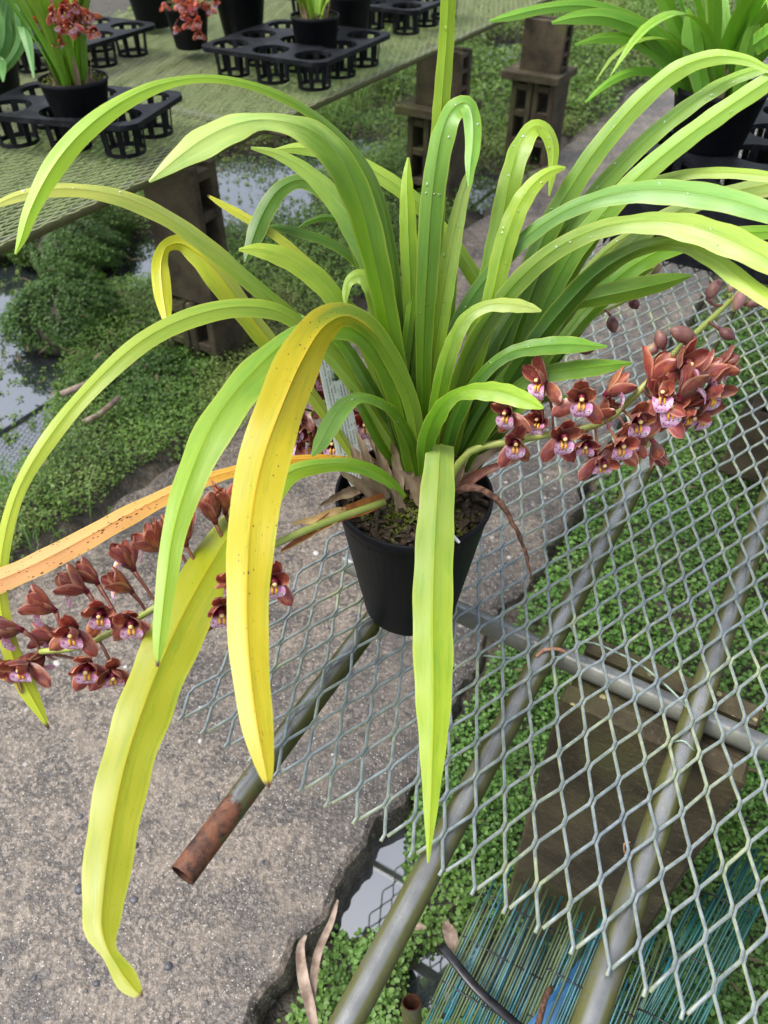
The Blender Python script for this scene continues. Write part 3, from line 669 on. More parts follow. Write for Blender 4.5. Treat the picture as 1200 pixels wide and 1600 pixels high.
def bud(parent, pos, axis, L, r, attach=None, pale=False, drops=True):
    mb = MB(); a = axis.normalized(); x = a.orthogonal().normalized(); y = a.cross(x)
    M = Matrix((x, y, a)).transposed(); n, m = 12, 9; vs = []
    for i in range(m):
        u = i/(m-1); rr = r*.82*(math.sin(math.pi*(u*.93+.05))**.75)
        for k in range(n):
            q = 2*math.pi*k/n; rk = rr*(1+.07*math.cos(3*q)); vs.append(pos + M @ Vector((rk*math.cos(q), rk*math.sin(q), L*(u-.5))))
    fs = [(i*n+k, i*n+(k+1) % n, (i+1)*n+(k+1) % n, (i+1)*n+k) for i in range(m-1) for k in range(n)] + [tuple(range(n))[::-1], tuple((m-1)*n+k for k in range(n))]
    mb.add(vs, fs); o = mb.build('bud', MAT['budpale' if pale else 'bud'], parent)
    if attach is not None:
        b = pos-a*L*.48; mb = MB(); pts = catmull([list(attach), list((attach+b)/2-a*.003), list(b)], 6); mb.tube([Vector(p) for p in pts], [.0012]*5+[.0018], 6); mb.build('pedicel', MAT['pedicel' if not pale else 'stem'], o)
    if drops and random.random() < .8:
        mb = MB(); mb.ball(pos-Z*r*1.05-a*L*random.uniform(-.2, .4), .0016, 8, 6, (1, 1, 1.15)); mb.build('water_drop', MAT['drop'], o)
    return o
def stem(parent, pts, r0, r1, mat='stem'):
    mb = MB(); C = catmull([list(p) for p in pts], 26); mb.tube([Vector(p) for p in C], [r0+(r1-r0)*i/25 for i in range(26)], 8); return mb.build('flower_stem', MAT[mat], parent)
def camdir(r, u_, t): return (CR*r - CD*u_ - CF*t).normalized()     # right, up, toward the camera

def pot_mesh(R, r, h, lip=.004, th=.0016):
    mb = MB(); mb.lathe([(0, .0), (r-.004, .0), (r, .004), (R-.0005, h-lip*2), (R+lip*.35, h-lip*1.8), (R+lip*.35, h-.0008), (R+lip*.1, h), (R-th, h-.0006), (R-th-.001, h-lip*2), (r-th+(R-r)*.5, h*.5)], 56); return mb
def litter(parent, c, R, n, mat, name, L=.012):
    mb = MB()
    for i in range(n):
        a = random.uniform(0, 6.28); q = R*math.sqrt(random.random())*.97; p = Vector((c[0]+q*math.cos(a), c[1]+q*math.sin(a), c[2]+random.uniform(-.003, .006)*(1.3-q/R)))
        M = Matrix.Rotation(random.uniform(0, 6.28), 3, 'Z') @ Matrix.Rotation(random.gauss(0, .5), 3, 'Y')
        mb.box((0, 0, 0), L*random.uniform(.4, 1.2), L*random.uniform(.2, .5), L*random.uniform(.15, .35), M); k = len(mb.v)-8
        for v in mb.v[k:]: v += p
    o = mb.build(name, MAT[mat], parent, smooth=False); o['kind'] = 'stuff'; return o
def moss(parent, c, R, n=2500, size=.0042):
    a = rng.uniform(0, 2*np.pi, n); q = R*np.sqrt(rng.uniform(0, 1, n)); P = np.stack([c[0]+q*np.cos(a), c[1]+q*np.sin(a), c[2]+.004*np.sin(q*90)+rng.uniform(0, .006, n)], 1)
    keep = np.sin(P[:, 0]*70+1)*np.cos(P[:, 1]*60) > -.35
    P = P[keep]; o = link('moss', leaves_mesh('moss', P, np.tile([0, 0, 1.], (len(P), 1)), np.full(len(P), size), MAT['mosscov'], 1.4), parent); o['kind'] = 'stuff'; return o
MAT['mosscov'] = mat_cover('pot_moss_fronds', (.05, .07, .010), (.15, .19, .024), (.035, .035, .012), (.22, .24, .04))

# ================================================================== THE ORCHID IN FRONT
PX, PY = .0292, .556
orchid = thing('potted_orchid', 'large yellowing cymbidium orchid in a black pot with two arching spikes of maroon flowers', 'orchid', (PX, PY, 0))
OI = Vector((-PX, -PY, 0))
def loc(p): return p + OI                                       # world to the plant's own frame
pm = pot_mesh(.0755, .0505, .166); pm.build('pot', MAT['pot'], orchid, auto=math.radians(60))
mb = MB(); mb.lathe([(0, .150), (.04, .152), (.0735, .147)], 40); mb.build('potting_mix', MAT['bark'], orchid)
litter(orchid, (0, 0, .153), .072, 260, 'bark', 'bark_chips', .014)
moss(orchid, (.006, -.006, .152), .060, 3400)
def VIEWL(p, t): return VIEW(p-OI, t)

G1, G2, G3 = (.100, .225, .007), (.185, .355, .012), (.31, .47, .036)      # deep, mid and pale green, with shade of undersides put into the darker two
YG, YL, YE = (.46, .58, .035), (.62, .62, .03), (.72, .58, .025)           # yellow green, yellow, deep yellow
DG = (.062, .155, .010)  # darkest green, shade inside the crown put into the leaf colour
def leaf(pts, d, roll=.35, ca=G1, cb=G2, cm=(1.12, 1.08, .85), spots=0.0, fold=.20, label=None, nseg=64, gr=(.25, .95), w_full=False):
    """pts: (x, y, width in px) down the photographed blade from its base to its tip; d: depths at base, middle and tip."""
    q = np.array([p[:2] for p in pts], float); s = np.r_[0, np.cumsum(np.linalg.norm(np.diff(q, axis=0), axis=1))]; s /= s[-1]
    dd = [d[0]*(1-t)*(1-2*t) + d[1]*4*t*(1-t) + d[2]*t*(2*t-1) for t in s]
    rl = roll if isinstance(roll, (list, tuple)) else [roll]*len(pts)
    rl = np.interp(s, np.linspace(0, 1, len(rl)), rl)
    jv = random.uniform(.66, 1.12); jr = random.uniform(.88, 1.18)
    ca = (ca[0]*jv*jr, ca[1]*jv, ca[2]*jv); cb = (cb[0]*jr**.5, cb[1], cb[2])
    P = [loc(PD(p[0], p[1], k)) for p, k in zip(pts, dd)]
    Wd = [p[2]*(.92 if p[0] > 600 else 1)*(1 if w_full else 1-.20*max(0, min(1, (p[1]-430)/120)))*k/FPX for p, k, r in zip(pts, dd, rl)]
    o = blade('leaf', P, Wd, rl, orchid, ca, cb, cm, spots, fold, None, VIEWL, nseg, gr)
    if label: o['label'] = label
    return o
B = .742
# upright leaves of the middle
leaf([(668, 735, 24), (668, 600, 34), (676, 400, 34), (684, 260, 32), (690, 160, 29), (697, 70, 27), (702, -40, 25)], (B, .66, .56), .3, G1, G3)
leaf([(664, 735, 22), (662, 560, 34), (668, 420, 38), (677, 300, 41), (694, 208, 39), (712, 170, 33), (728, 163, 28), (737, 185, 29), (739, 225, 27), (735, 262, 18), (733, 292, 4)], (B-.01, .63, .60), [.25, .2, .2, .3, .9, .5, .3], G1, (.20, .42, .05), (.8, .55, .5))
leaf([(652, 735, 22), (648, 600, 28), (641, 450, 30), (637, 340, 28), (636, 280, 18), (638, 246, 4)], (B+.01, .69, .66), .4, G1, G3)
leaf([(660, 740, 22), (668, 630, 34), (688, 490, 38), (706, 385, 31), (722, 310, 22), (735, 270, 14), (739, 258, 3)], (B, .665, .625), .35, G2, (.32, .45, .10), (.8, .65, .5))
leaf([(690, 735, 22), (722, 600, 30), (757, 470, 38), (777, 385, 41), (799, 275, 38), (818, 222, 34), (836, 200, 27), (852, 205, 24), (863, 230, 21), (863, 270, 13), (858, 306, 3)], (B, .66, .66), [.3, .3, .3, .5, .9, .4], G1, G3)
leaf([(700, 735, 20), (735, 600, 28), (768, 470, 34), (791, 375, 37), (815, 315, 33), (843, 280, 24), (868, 265, 14), (884, 262, 4)], (B, .655, .63), .35, G2, G3)
leaf([(650, 740, 24), (640, 640, 30), (628, 540, 32), (612, 450, 30), (598, 390, 20), (588, 362, 8)], (B+.005, .70, .68), .3, DG, G1)
# the left side
leaf([(648, 742, 24), (632, 640, 40), (606, 500, 43), (583, 390, 44), (560, 312, 47), (530, 252, 48), (492, 213, 42), (450, 195, 30), (405, 190, 24), (365, 200, 40), (320, 222, 44), (280, 248, 30), (252, 269, 16), (233, 284, 3)], (B-.005, .60, .55), [.3, -.3, -.4, -.3, .5, .9, .8, .4], G1, (.38, .54, .13), gr=(.5, .75))
leaf([(648, 735, 14), (630, 560, 16), (610, 380, 17), (580, 280, 18), (530, 215, 16), (470, 168, 14), (400, 136, 12), (330, 123, 12), (260, 131, 15), (190, 162, 24), (125, 212, 31), (82, 265, 31), (48, 330, 23), (33, 375, 13), (24, 397, 3)], (B+.01, .62, .56), [.4, .4, .9, 1.1, .9, .35, .3], G1, (.30, .50, .02))
leaf([(642, 742, 20), (590, 640, 24), (530, 562, 26), (462, 500, 24), (400, 450, 25), (330, 390, 26), (262, 342, 26), (190, 310, 25), (110, 297, 20), (45, 303, 17), (5, 316, 12), (-15, 327, 4)], (B+.005, .66, .58), [.4, .4, .5, .8, .7], G1, (.44, .50, .10))
leaf([(618, 752, 12), (560, 720, 15), (520, 665, 20), (488, 620, 26), (440, 560, 32), (400, 512, 38), (345, 440, 40), (310, 398, 36), (282, 379, 26), (260, 384, 18), (251, 405, 24), (253, 450, 30), (259, 490, 20), (264, 521, 3)], (B+.02, .72, .66), [.3, .5, .6, .9, -.5, -.3], (.34, .46, .04), YL, (1.1, .9, .6), .25)
leaf([(642, 742, 18), (605, 680, 24), (545, 590, 24), (480, 520, 22), (440, 490, 25), (380, 481, 29), (310, 493, 31), (230, 530, 29), (150, 600, 27), (80, 682, 25), (30, 765, 21), (6, 850, 21), (0, 930, 22), (15, 1010, 26), (42, 1075, 27), (64, 1115, 14), (76, 1139, 3)], (B-.005, .62, .60), [.5, .4, .5, .7, .4, .3, .3], (.24, .40, .035), (.42, .50, .03), (1.1, 1.0, .7), .2, w_full=True)
leaf([(645, 735, 26), (628, 640, 40), (600, 560, 44), (560, 520, 40), (515, 514, 32), (462, 530, 40), (405, 580, 54), (345, 655, 57), (302, 740, 50), (273, 830, 38), (259, 920, 31), (250, 1000, 22), (246, 1042, 4)], (B-.015, .585, .50), [.3, .3, .8, 1.0, .5, .3, .2], G1, (.25, .41, .030), spots=.05, w_full=True)
leaf([(655, 738, 20), (645, 640, 27), (612, 560, 31), (578, 512, 32), (540, 492, 36), (505, 508, 54), (470, 560, 68), (437, 640, 76), (410, 730, 79), (395, 820, 76), (388, 910, 68), (388, 1000, 62), (395, 1080, 56), (405, 1150, 45), (415, 1203, 26), (420, 1232, 4)], (B-.02, .55, .44), [.3, -.3, -.3, .6, .3, .2], (.15, .30, .022), (.42, .375, .012), (1.12, .9, .6), .40, gr=(.22, .38), label='long deep yellow leaf hanging in front with brown specks', w_full=True)
leaf([(632, 778, 12), (605, 750, 20), (560, 729, 22), (510, 727, 22), (460, 738, 28), (410, 778, 50), (360, 845, 72), (305, 935, 82), (262, 1020, 84), (226, 1110, 84), (197, 1200, 79), (176, 1300, 77), (163, 1400, 66), (160, 1450, 52), (170, 1486, 24), (180, 1503, 24), (196, 1528, 33), (212, 1548, 20), (223, 1558, 4)], (B-.01, .575, .44), [.3, .9, .5, .3, .25, .2, .2], (.24, .46, .03), (.30, .315, .010), (1.1, .95, .6), .16, gr=(.05, .5), label='broad yellow green leaf hanging lowest, with a pinched tip', nseg=84, w_full=True)
leaf([(625, 765, 10), (590, 738, 14), (545, 722, 16), (490, 718, 16), (420, 725, 18), (350, 741, 19), (285, 764, 24), (200, 806, 31), (120, 850, 35), (45, 888, 37), (-30, 920, 38)], (B, .66, .58), [.4, .6, .4, .3], (.72, .36, .02), (.86, .42, .17), (1.05, .8, .6), .88, label='orange leaf with dense brown speckling', w_full=True)
leaf([(678, 755, 26), (684, 722, 40), (689, 697, 44), (687, 712, 48), (684, 760, 57), (679, 850, 65), (676, 950, 68), (677, 1050, 66), (677, 1130, 54), (675, 1200, 38), (672, 1280, 20), (669, 1348, 3)], (B-.03, .60, .50), [.2, .5, .2, .15, .15], (.27, .44, .07), (.25, .375, .014), (1.15, 1.05, .8), .0, .14, gr=(.3, .7), label='flat pale green leaf folded over the pot rim, hanging straight down', w_full=True)
leaf([(655, 742, 20), (642, 690, 24), (612, 642, 22), (585, 626, 18), (562, 621, 20), (540, 632, 32), (518, 662, 38), (500, 695, 28), (488, 713, 5)], (B-.02, .66, .62), [.3, .9, .6, .3], G1, (.22, .42, .07))
leaf([(650, 740, 20), (622, 640, 36), (590, 555, 38), (560, 505, 36), (530, 474, 34), (490, 432, 32), (445, 403, 30), (405, 391, 22), (373, 390, 4)], (B, .665, .63), [.3, .3, .6, .6], G1, (.30, .42, .03))
leaf([(640, 740, 12), (575, 560, 16), (520, 450, 18), (470, 402, 15), (430, 368, 14), (380, 338, 14), (345, 318, 10), (324, 305, 3)], (B+.02, .73, .70), .5, (.26, .38, .04), (.52, .50, .04), spots=.15)
leaf([(648, 735, 20), (620, 560, 34), (592, 440, 40), (560, 368, 40), (520, 308, 32), (475, 265, 22), (430, 240, 14), (392, 231, 4)], (B+.005, .67, .63), [.5, .5, .6, .4], (.13, .31, .06), (.30, .43, .07))
leaf([(715, 725, 16), (762, 600, 20), (775, 520, 24), (757, 462, 26), (728, 412, 27), (690, 360, 27), (640, 307, 26), (590, 272, 25), (530, 245, 21), (470, 232, 17), (425, 235, 4)], (B+.01, .70, .66), [.4, .4, .5, .5], G2, (.30, .46, .06))
leaf([(640, 730, 18), (600, 520, 22), (560, 390, 24), (532, 330, 24), (500, 296, 24), (470, 283, 22), (440, 295, 24), (415, 330, 29), (398, 370, 26), (388, 398, 14), (383, 410, 4)], (B+.02, .73, .70), [.4, .4, .7, 1.0, .5, .3], G1, DG)
leaf([(640, 730, 10), (608, 520, 12), (580, 410, 12), (545, 350, 11), (510, 340, 10), (480, 348, 7), (464, 358, 2)], (B+.03, .76, .74), .5, DG, G1)
leaf([(640, 730, 12), (620, 580, 16), (590, 450, 16), (547, 400, 15), (510, 378, 14), (465, 363, 14), (435, 356, 10), (415, 354, 3)], (B+.03, .75, .73), .5, DG, DG)
leaf([(640, 735, 18), (618, 640, 32), (600, 530, 36), (590, 470, 36), (577, 440, 30), (560, 432, 22), (546, 440, 16), (540, 460, 11), (540, 481, 3)], (B, .67, .65), [.3, .3, .8, .5], G1, (.26, .42, .05))
leaf([(645, 738, 16), (610, 660, 24), (575, 600, 28), (548, 555, 26), (522, 520, 20), (500, 495, 10)], (B+.01, .70, .68), .4, DG, G1)
leaf([(636, 740, 14), (590, 660, 24), (556, 600, 28), (520, 548, 26), (470, 500, 20), (440, 492, 10)], (B+.012, .71, .69), .4, (.22, .36, .03), G2)
# the right side
leaf([(715, 735, 18), (765, 600, 30), (815, 455, 36), (867, 338, 37), (900, 283, 36), (934, 234, 35), (998, 160, 33), (1062, 108, 30), (1115, 90, 24), (1165, 94, 16), (1205, 112, 8)], (B, .68, .60), [.3, .3, .35, .5], G1, (.30, .47, .05))
leaf([(725, 735, 16), (790, 590, 24), (850, 430, 28), (912, 325, 29), (967, 262, 29), (1033, 200, 28), (1100, 150, 25), (1150, 122, 20), (1215, 102, 10)], (B, .69, .62), [.35, .35, .4, .8], G1, (.24, .42, .05))
leaf([(728, 735, 18), (800, 590, 30), (850, 480, 34), (900, 388, 36), (950, 327, 37), (1000, 276, 37), (1067, 220, 35), (1133, 172, 33), (1215, 118, 30)], (B+.005, .685, .60), .35, G1, (.30, .48, .06))
leaf([(676, 735, 20), (680, 630, 30), (702, 540, 32), (735, 472, 30), (790, 402, 28), (862, 343, 26), (933, 312, 28), (1000, 300, 36), (1067, 302, 42), (1135, 313, 40), (1210, 335, 34)], (B-.01, .64, .55), [.3, .3, .4, .7, .4], DG, (.25, .45, .10))
leaf([(690, 735, 20), (715, 600, 34), (760, 505, 36), (815, 435, 34), (870, 390, 32), (930, 361, 30), (985, 350, 30), (1045, 350, 40), (1105, 364, 48), (1165, 388, 48), (1220, 416, 40)], (B-.01, .62, .53), [.3, .3, .4, .8, .4], G1, (.34, .50, .08))
leaf([(730, 735, 14), (810, 590, 20), (870, 470, 22), (930, 370, 20), (990, 300, 18), (1060, 275, 17), (1133, 270, 18), (1215, 278, 17)], (B+.01, .70, .63), [.4, .4, .7], G1, (.32, .48, .07))
leaf([(735, 735, 14), (820, 610, 22), (900, 480, 26), (970, 395, 26), (1040, 342, 26), (1120, 307, 26), (1215, 286, 24)], (B+.02, .72, .66), .4, G1, (.34, .48, .10))
leaf([(735, 740, 14), (800, 620, 22), (855, 520, 20), (895, 476, 24), (930, 464, 35), (985, 452, 38), (1040, 440, 28), (1065, 434, 15), (1080, 431, 4)], (B, .66, .63), [.4, -.3, -.4, -.3], DG, (.17, .32, .03), (1.3, 1.25, .9))
leaf([(710, 738, 18), (770, 640, 36), (825, 552, 42), (880, 480, 40), (935, 424, 34), (1000, 388, 26), (1060, 381, 24), (1110, 403, 28), (1160, 440, 30), (1215, 478, 26)], (B-.005, .63, .54), [.3, .3, -.3, -.5, .3, .5], DG, (.40, .54, .05), (1.3, 1.2, .8), gr=(.5, .9))
leaf([(738, 738, 12), (830, 580, 16), (895, 455, 18), (945, 395, 17), (995, 360, 17), (1046, 331, 17), (1110, 315, 14), (1215, 300, 12)], (B+.03, .74, .70), .5, G2, (.42, .50, .13))
leaf([(738, 740, 14), (815, 630, 26), (880, 540, 32), (945, 455, 36), (1000, 410, 34), (1055, 385, 30), (1130, 368, 26), (1215, 362, 22)], (B+.015, .71, .66), .4, DG, G2)
leaf([(690, 740, 20), (715, 650, 30), (760, 580, 26), (800, 551, 28), (850, 541, 36), (900, 539, 33), (930, 541, 15), (949, 541, 4)], (B-.01, .66, .64), [.3, .6, .3, .2], DG, (.19, .37, .04))
leaf([(720, 742, 18), (765, 660, 30), (810, 605, 26), (840, 588, 34), (880, 580, 39), (930, 574, 36), (965, 570, 20), (988, 567, 4)], (B-.005, .67, .65), [.4, .6, .3, .3], DG, (.13, .29, .02))
leaf([(662, 742, 22), (666, 690, 38), (690, 640, 38), (715, 617, 26), (745, 611, 36), (785, 614, 43), (820, 626, 36), (840, 634, 18), (849, 638, 4)], (B-.03, .64, .60), [.2, .5, .9, .5, .3], G1, (.32, .47, .04))
leaf([(672, 742, 20), (682, 640, 34), (703, 550, 36), (730, 497, 26), (760, 479, 22), (800, 477, 26), (828, 481, 18), (846, 486, 4)], (B-.01, .66, .63), [.25, .4, .8, .5], G1, (.38, .47, .11))
leaf([(730, 742, 18), (790, 660, 28), (850, 570, 32), (905, 505, 30), (960, 455, 24), (1000, 430, 12), (1020, 420, 3)], (B+.02, .72, .70), .4, G1, G2)
leaf([(715, 742, 18), (740, 680, 32), (772, 620, 36), (800, 570, 30), (825, 535, 12)], (B+.005, .71, .70), .4, DG, DG)
leaf([(700, 742, 18), (712, 680, 30), (738, 610, 34), (770, 540, 30), (800, 490, 16), (812, 470, 4)], (B+.01, .71, .69), .4, DG, G1)
leaf([(640, 745, 16), (625, 690, 26), (600, 640, 26), (580, 610, 14)], (B, .72, .71), .4, DG, G1)
leaf([(682, 740, 20), (690, 640, 30), (696, 520, 32), (704, 430, 24), (712, 380, 8)], (B+.02, .71, .69), .3, DG, G1)
for pts, d in (([(655, 742, 16), (648, 640, 24), (660, 520, 22), (672, 420, 14), (676, 380, 3)], .725), ([(640, 742, 14), (612, 650, 20), (600, 560, 18), (604, 500, 8)], .728), ([(690, 742, 16), (705, 650, 22), (728, 560, 20), (742, 500, 6)], .73),
               ([(700, 742, 16), (735, 660, 22), (785, 590, 20), (838, 540, 14), (862, 520, 3)], .725), ([(712, 742, 14), (770, 670, 20), (830, 630, 18), (880, 620, 8), (896, 622, 3)], .72), ([(630, 745, 14), (592, 690, 18), (566, 640, 16), (548, 610, 6)], .735),
               ([(720, 742, 12), (800, 640, 16), (870, 540, 17), (930, 470, 16), (980, 440, 8), (1000, 432, 3)], .74), ([(650, 742, 14), (630, 620, 20), (640, 500, 20), (652, 420, 10), (656, 395, 3)], .73), ([(705, 742, 14), (752, 600, 20), (800, 470, 22), (850, 380, 22), (905, 320, 18), (960, 285, 8), (980, 276, 3)], .735)):
    leaf(pts, (B+.005, d-.03, d-.05), random.uniform(.2, .6), random.choice([DG, DG, G1]), random.choice([G1, G2]))
# sheaths, dry bracts and old stalks round the foot of the plant
def bract(pts, d, w, mat, label=None, name='bract'):
    q = [loc(PD(x, y, k)) for x, y, k in zip([p[0] for p in pts], [p[1] for p in pts], d)]
    C = catmull([list(p) for p in q], 14); mb = MB(); vs = []; n = len(C)
    for i in range(n):
        p = Vector(C[i]); t = (Vector(C[min(i+1, n-1)])-Vector(C[max(i-1, 0)])).normalized(); s = VIEWL(p, t); nn = s.cross(t)
        hw = w*(1-i/(n-1))**.6*(.6+.4*min(1, i/3))+.0003
        for k in range(5):
            a = math.radians(-75+150*k/4); vs.append(p+s*hw*math.sin(a)+nn*hw*.6*(1-math.cos(a))*(-1)+Vector((random.gauss(0, .0004), 0, random.gauss(0, .0004))))
    mb.add(vs, [(i*5+k, i*5+k+1, (i+1)*5+k+1, (i+1)*5+k) for i in range(n-1) for k in range(4)], [(i/(n-1), k/4) for i in range(n) for k in range(5)])
    o = mb.build(name, MAT[mat], orchid)
    if label: o['label'] = label
    return o
for pts, w, m in [([(612, 770), (598, 720), (582, 665)], .006, 'bract'), ([(625, 770), (618, 715), (612, 690)], .006, 'bract'), ([(640, 765), (640, 720), (630, 690)], .007, 'bract'),
                  ([(600, 775), (570, 745), (545, 690)], .005, 'bract'), ([(660, 770), (676, 730), (690, 695)], .008, 'bract'), ([(595, 780), (560, 755), (530, 735)], .007, 'bract'),
                  ([(660, 790), (640, 750), (625, 735)], .006, 'bract'), ([(590, 770), (575, 720), (556, 672)], .006, 'bract'), ([(648, 780), (660, 730), (662, 700)], .008, 'bract'),
                  ([(628, 800), (622, 780), (612, 762)], .006, 'bract'), ([(700, 770), (716, 740), (730, 715)], .007, 'bract'), ([(604, 780), (585, 750), (575, 715)], .006, 'bract'),
                  ([(560, 765), (530, 775), (500, 790)], .006, 'bract'), ([(712, 765), (760, 735), (812, 718)], .006, 'pedicel'), ([(712, 750), (760, 712), (800, 690)], .006, 'bract')]:
    bract(pts, (.735, .725, .715), w, m)
for i in range(34):
    x = random.uniform(565, 715); y = random.uniform(745, 785); bract([(x, y), (x+random.uniform(-10, 8), y-30), (x+random.uniform(-22, 14), y-random.uniform(45, 90))], (.74, .735, .73), random.uniform(.0025, .0065), random.choice(['bract', 'bract', 'bract', 'twig']))
bract([(600, 780), (565, 793), (528, 806), (500, 820), (440, 860)], (.72, .70, .685, .675, .66), .0085, 'bractred', 'orange brown sheath at the foot of the left flower stem')
bract([(540, 800), (520, 803), (490, 812), (455, 818)], (.69, .68, .675, .67), .0062, 'bractpale')
bract([(530, 808), (500, 822), (470, 842), (436, 864)], (.684, .675, .668, .66), .0055, 'bractpale')
mb = MB(); c = catmull([list(loc(PD(x, y, d))) for x, y, d in ((700, 770, .70), (740, 762, .69), (770, 775, .685), (800, 815, .69), (820, 860, .70), (831, 905, .71))], 20)
mb.tube([Vector(p)+Vector((random.gauss(0, .0006), random.gauss(0, .0006), 0)) for p in c], [.0042-.0030*i/19+random.uniform(-.0005, .0005) for i in range(20)], 7); o = mb.build('old_flower_stalk', MAT['twig'], orchid); o['label'] = 'dark withered stalk curving down over the pot rim'
mb = MB(); mb.tube([loc(PD(690, 828, .665)), loc(PD(706, 836, .66)), loc(PD(718, 848, .657))], [.0018, .002, .0012], 8); o = mb.build('root_tip', MAT['white'], orchid)

# the flower spike on the left
def on(pts, t): C = catmull([list(p) for p in pts], 60); return Vector(C[int(max(0, min(1, t))*59)])
LS = [loc(PD(x, y, d)) for x, y, d in ((600, 785, .715), (520, 812, .68), (470, 832, .665), (430, 850, .655), (345, 890, .635), (250, 945, .615), (180, 985, .605), (120, 1012, .60), (62, 1018, .598))]
stem(orchid, LS, .0036, .0024)
def near(S, p):
    C = catmull([list(q) for q in S], 60); i = int(np.argmin(((C-np.array(p))**2).sum(1))); return Vector(C[i])
def put(S, x, y, d, f, size, kind, up=None):
    p = loc(PD(x, y, d)); a = near(S, p); fd = camdir(*f); u_ = camdir(*(up or (0, 1, .2)))
    if abs(fd.dot(u_)) > .95: u_ = camdir(.3, .3, 1)
    return flower(orchid, p, fd, u_, size, kind, a)
for x, y, d, f, s, k in [
    (42, 1036, .585, (-.1, -.25, 1), 1.0, 'open'), (118, 984, .58, (.05, -.2, 1), 1.0, 'open'), (160, 955, .59, (.1, -.2, 1), .95, 'open'), (206, 968, .585, (.25, -.3, 1), 1.0, 'open'),
    (140, 1038, .582, (.1, -.3, 1), 1.0, 'open'), (176, 1046, .59, (.35, -.45, .9), .95, 'open'), (345, 950, .60, (.25, -.3, .9), 1.05, 'open'), (425, 905, .615, (.3, -.2, .9), 1.05, 'open'), (362, 905, .61, (.3, -.3, .8), 1.0, 'open'), (15, 1040, .60, (-.5, -.5, .6), .95, 'open'), (70, 1020, .61, (-.4, -.6, .4), .95, 'open'),
    (34, 985, .59, (-.95, .15, .25), 1.1, 'cup'), (86, 955, .60, (-.8, .45, .25), 1.1, 'cup'), (135, 925, .605, (-.75, .5, .3), 1.1, 'cup'), (152, 912, .615, (-.6, .7, .1), 1.0, 'cup'), (208, 890, .61, (-.45, .85, .3), 1.1, 'cup'),
    (205, 925, .605, (-.6, .6, .4), 1.05, 'cup'), (250, 862, .615, (-.65, .7, .3), 1.1, 'cup'), (290, 850, .62, (-.1, .95, .3), 1.2, 'cup'), (272, 850, .625, (-.4, .9, .3), 1.05, 'cup'), (336, 815, .63, (-.2, .9, .3), 1.15, 'cup'), (352, 800, .64, (0, .9, .2), 1.1, 'cup'), (95, 995, .61, (-.9, .1, .1), 1.0, 'cup')]:
    put(LS, x, y, d, f, s, k)
# the flower spike on the right
RS = [loc(PD(x, y, d)) for x, y, d in ((690, 770, .73), (735, 705, .715), (800, 690, .70), (850, 680, .685), (905, 672, .675), (950, 655, .665), (1000, 610, .655), (1050, 555, .65), (1090, 518, .647), (1125, 485, .645), (1160, 452, .645))]
stem(orchid, RS, .0040, .0022)
for x, y, d, f, s, k in [
    (797, 645, .675, (-.55, -.1, .8), 1.0, 'open'), (803, 690, .665, (.0, -.25, 1), 1.0, 'open'), (876, 682, .655, (.1, -.25, 1), 1.05, 'open'), (852, 598, .66, (-.75, .1, .65), 1.05, 'open'), (908, 622, .645, (-.2, -.2, 1), 1.1, 'open'),
    (992, 655, .635, (.05, -.25, 1), 1.1, 'open'), (966, 690, .64, (.1, -.35, .9), 1.05, 'open'), (938, 715, .65, (.1, -.6, .8), 1.0, 'open'), (1040, 640, .635, (.0, .1, .9), 1.1, 'open'), (1058, 575, .62, (.5, .1, .9), 1.15, 'open'), (1100, 612, .63, (.6, -.3, .7), 1.1, 'open'), (1070, 640, .64, (.4, -.6, .6), 1.05, 'open'),
    (946, 618, .65, (.75, .5, .3), 1.15, 'cup'), (1015, 600, .635, (.45, .75, .3), 1.25, 'cup'), (1065, 622, .618, (.35, .85, .35), 1.25, 'cup'), (1085, 595, .63, (.75, .5, .2), 1.15, 'cup'), (1030, 622, .628, (-.1, .3, .9), 1.0, 'open'), (1088, 645, .645, (.5, -.3, .8), 1.0, 'open'), (1045, 600, .645, (.2, .9, .3), 1.1, 'cup'), (1110, 580, .64, (.8, .3, .4), 1.05, 'cup'), (985, 680, .65, (-.3, -.4, .8), .95, 'open'), (915, 690, .66, (-.2, -.5, .8), .9, 'open'), (845, 660, .69, (-.3, .1, .5), .95, 'cup'), (930, 655, .67, (.2, .2, .2), 1.0, 'cup'), (895, 665, .685, (0, -.6, .3), .95, 'open'), (1020, 690, .66, (.3, -.9, .2), 1.0, 'cup')]:
    put(RS, x, y, d, f, s, k)
for x, y, d, ax, L, r, pale in [(1067, 522, .632, (-.9, .3, .2), .024, .0085, False), (1033, 530, .636, (-.3, .9, .2), .017, .0065, False), (1020, 545, .645, (-.7, -.3, .2), .014, .006, True), (1078, 540, .64, (.3, -.8, .3), .015, .006, False),
                                (1115, 452, .64, (.5, .8, .1), .019, .0062, False), (1142, 450, .642, (.2, .9, .1), .009, .0036, True), (1156, 468, .638, (.4, .9, .1), .020, .0062, True), (1182, 472, .64, (.9, .25, .1), .018, .0055, False), (1136, 522, .635, (.75, -.55, .1), .015, .0062, False),
                                (1195, 460, .65, (.9, .1, .1), .012, .004, True)]:
    p = loc(PD(x, y, d)); bud(orchid, p, camdir(*ax), L, r, near(RS, p), pale)
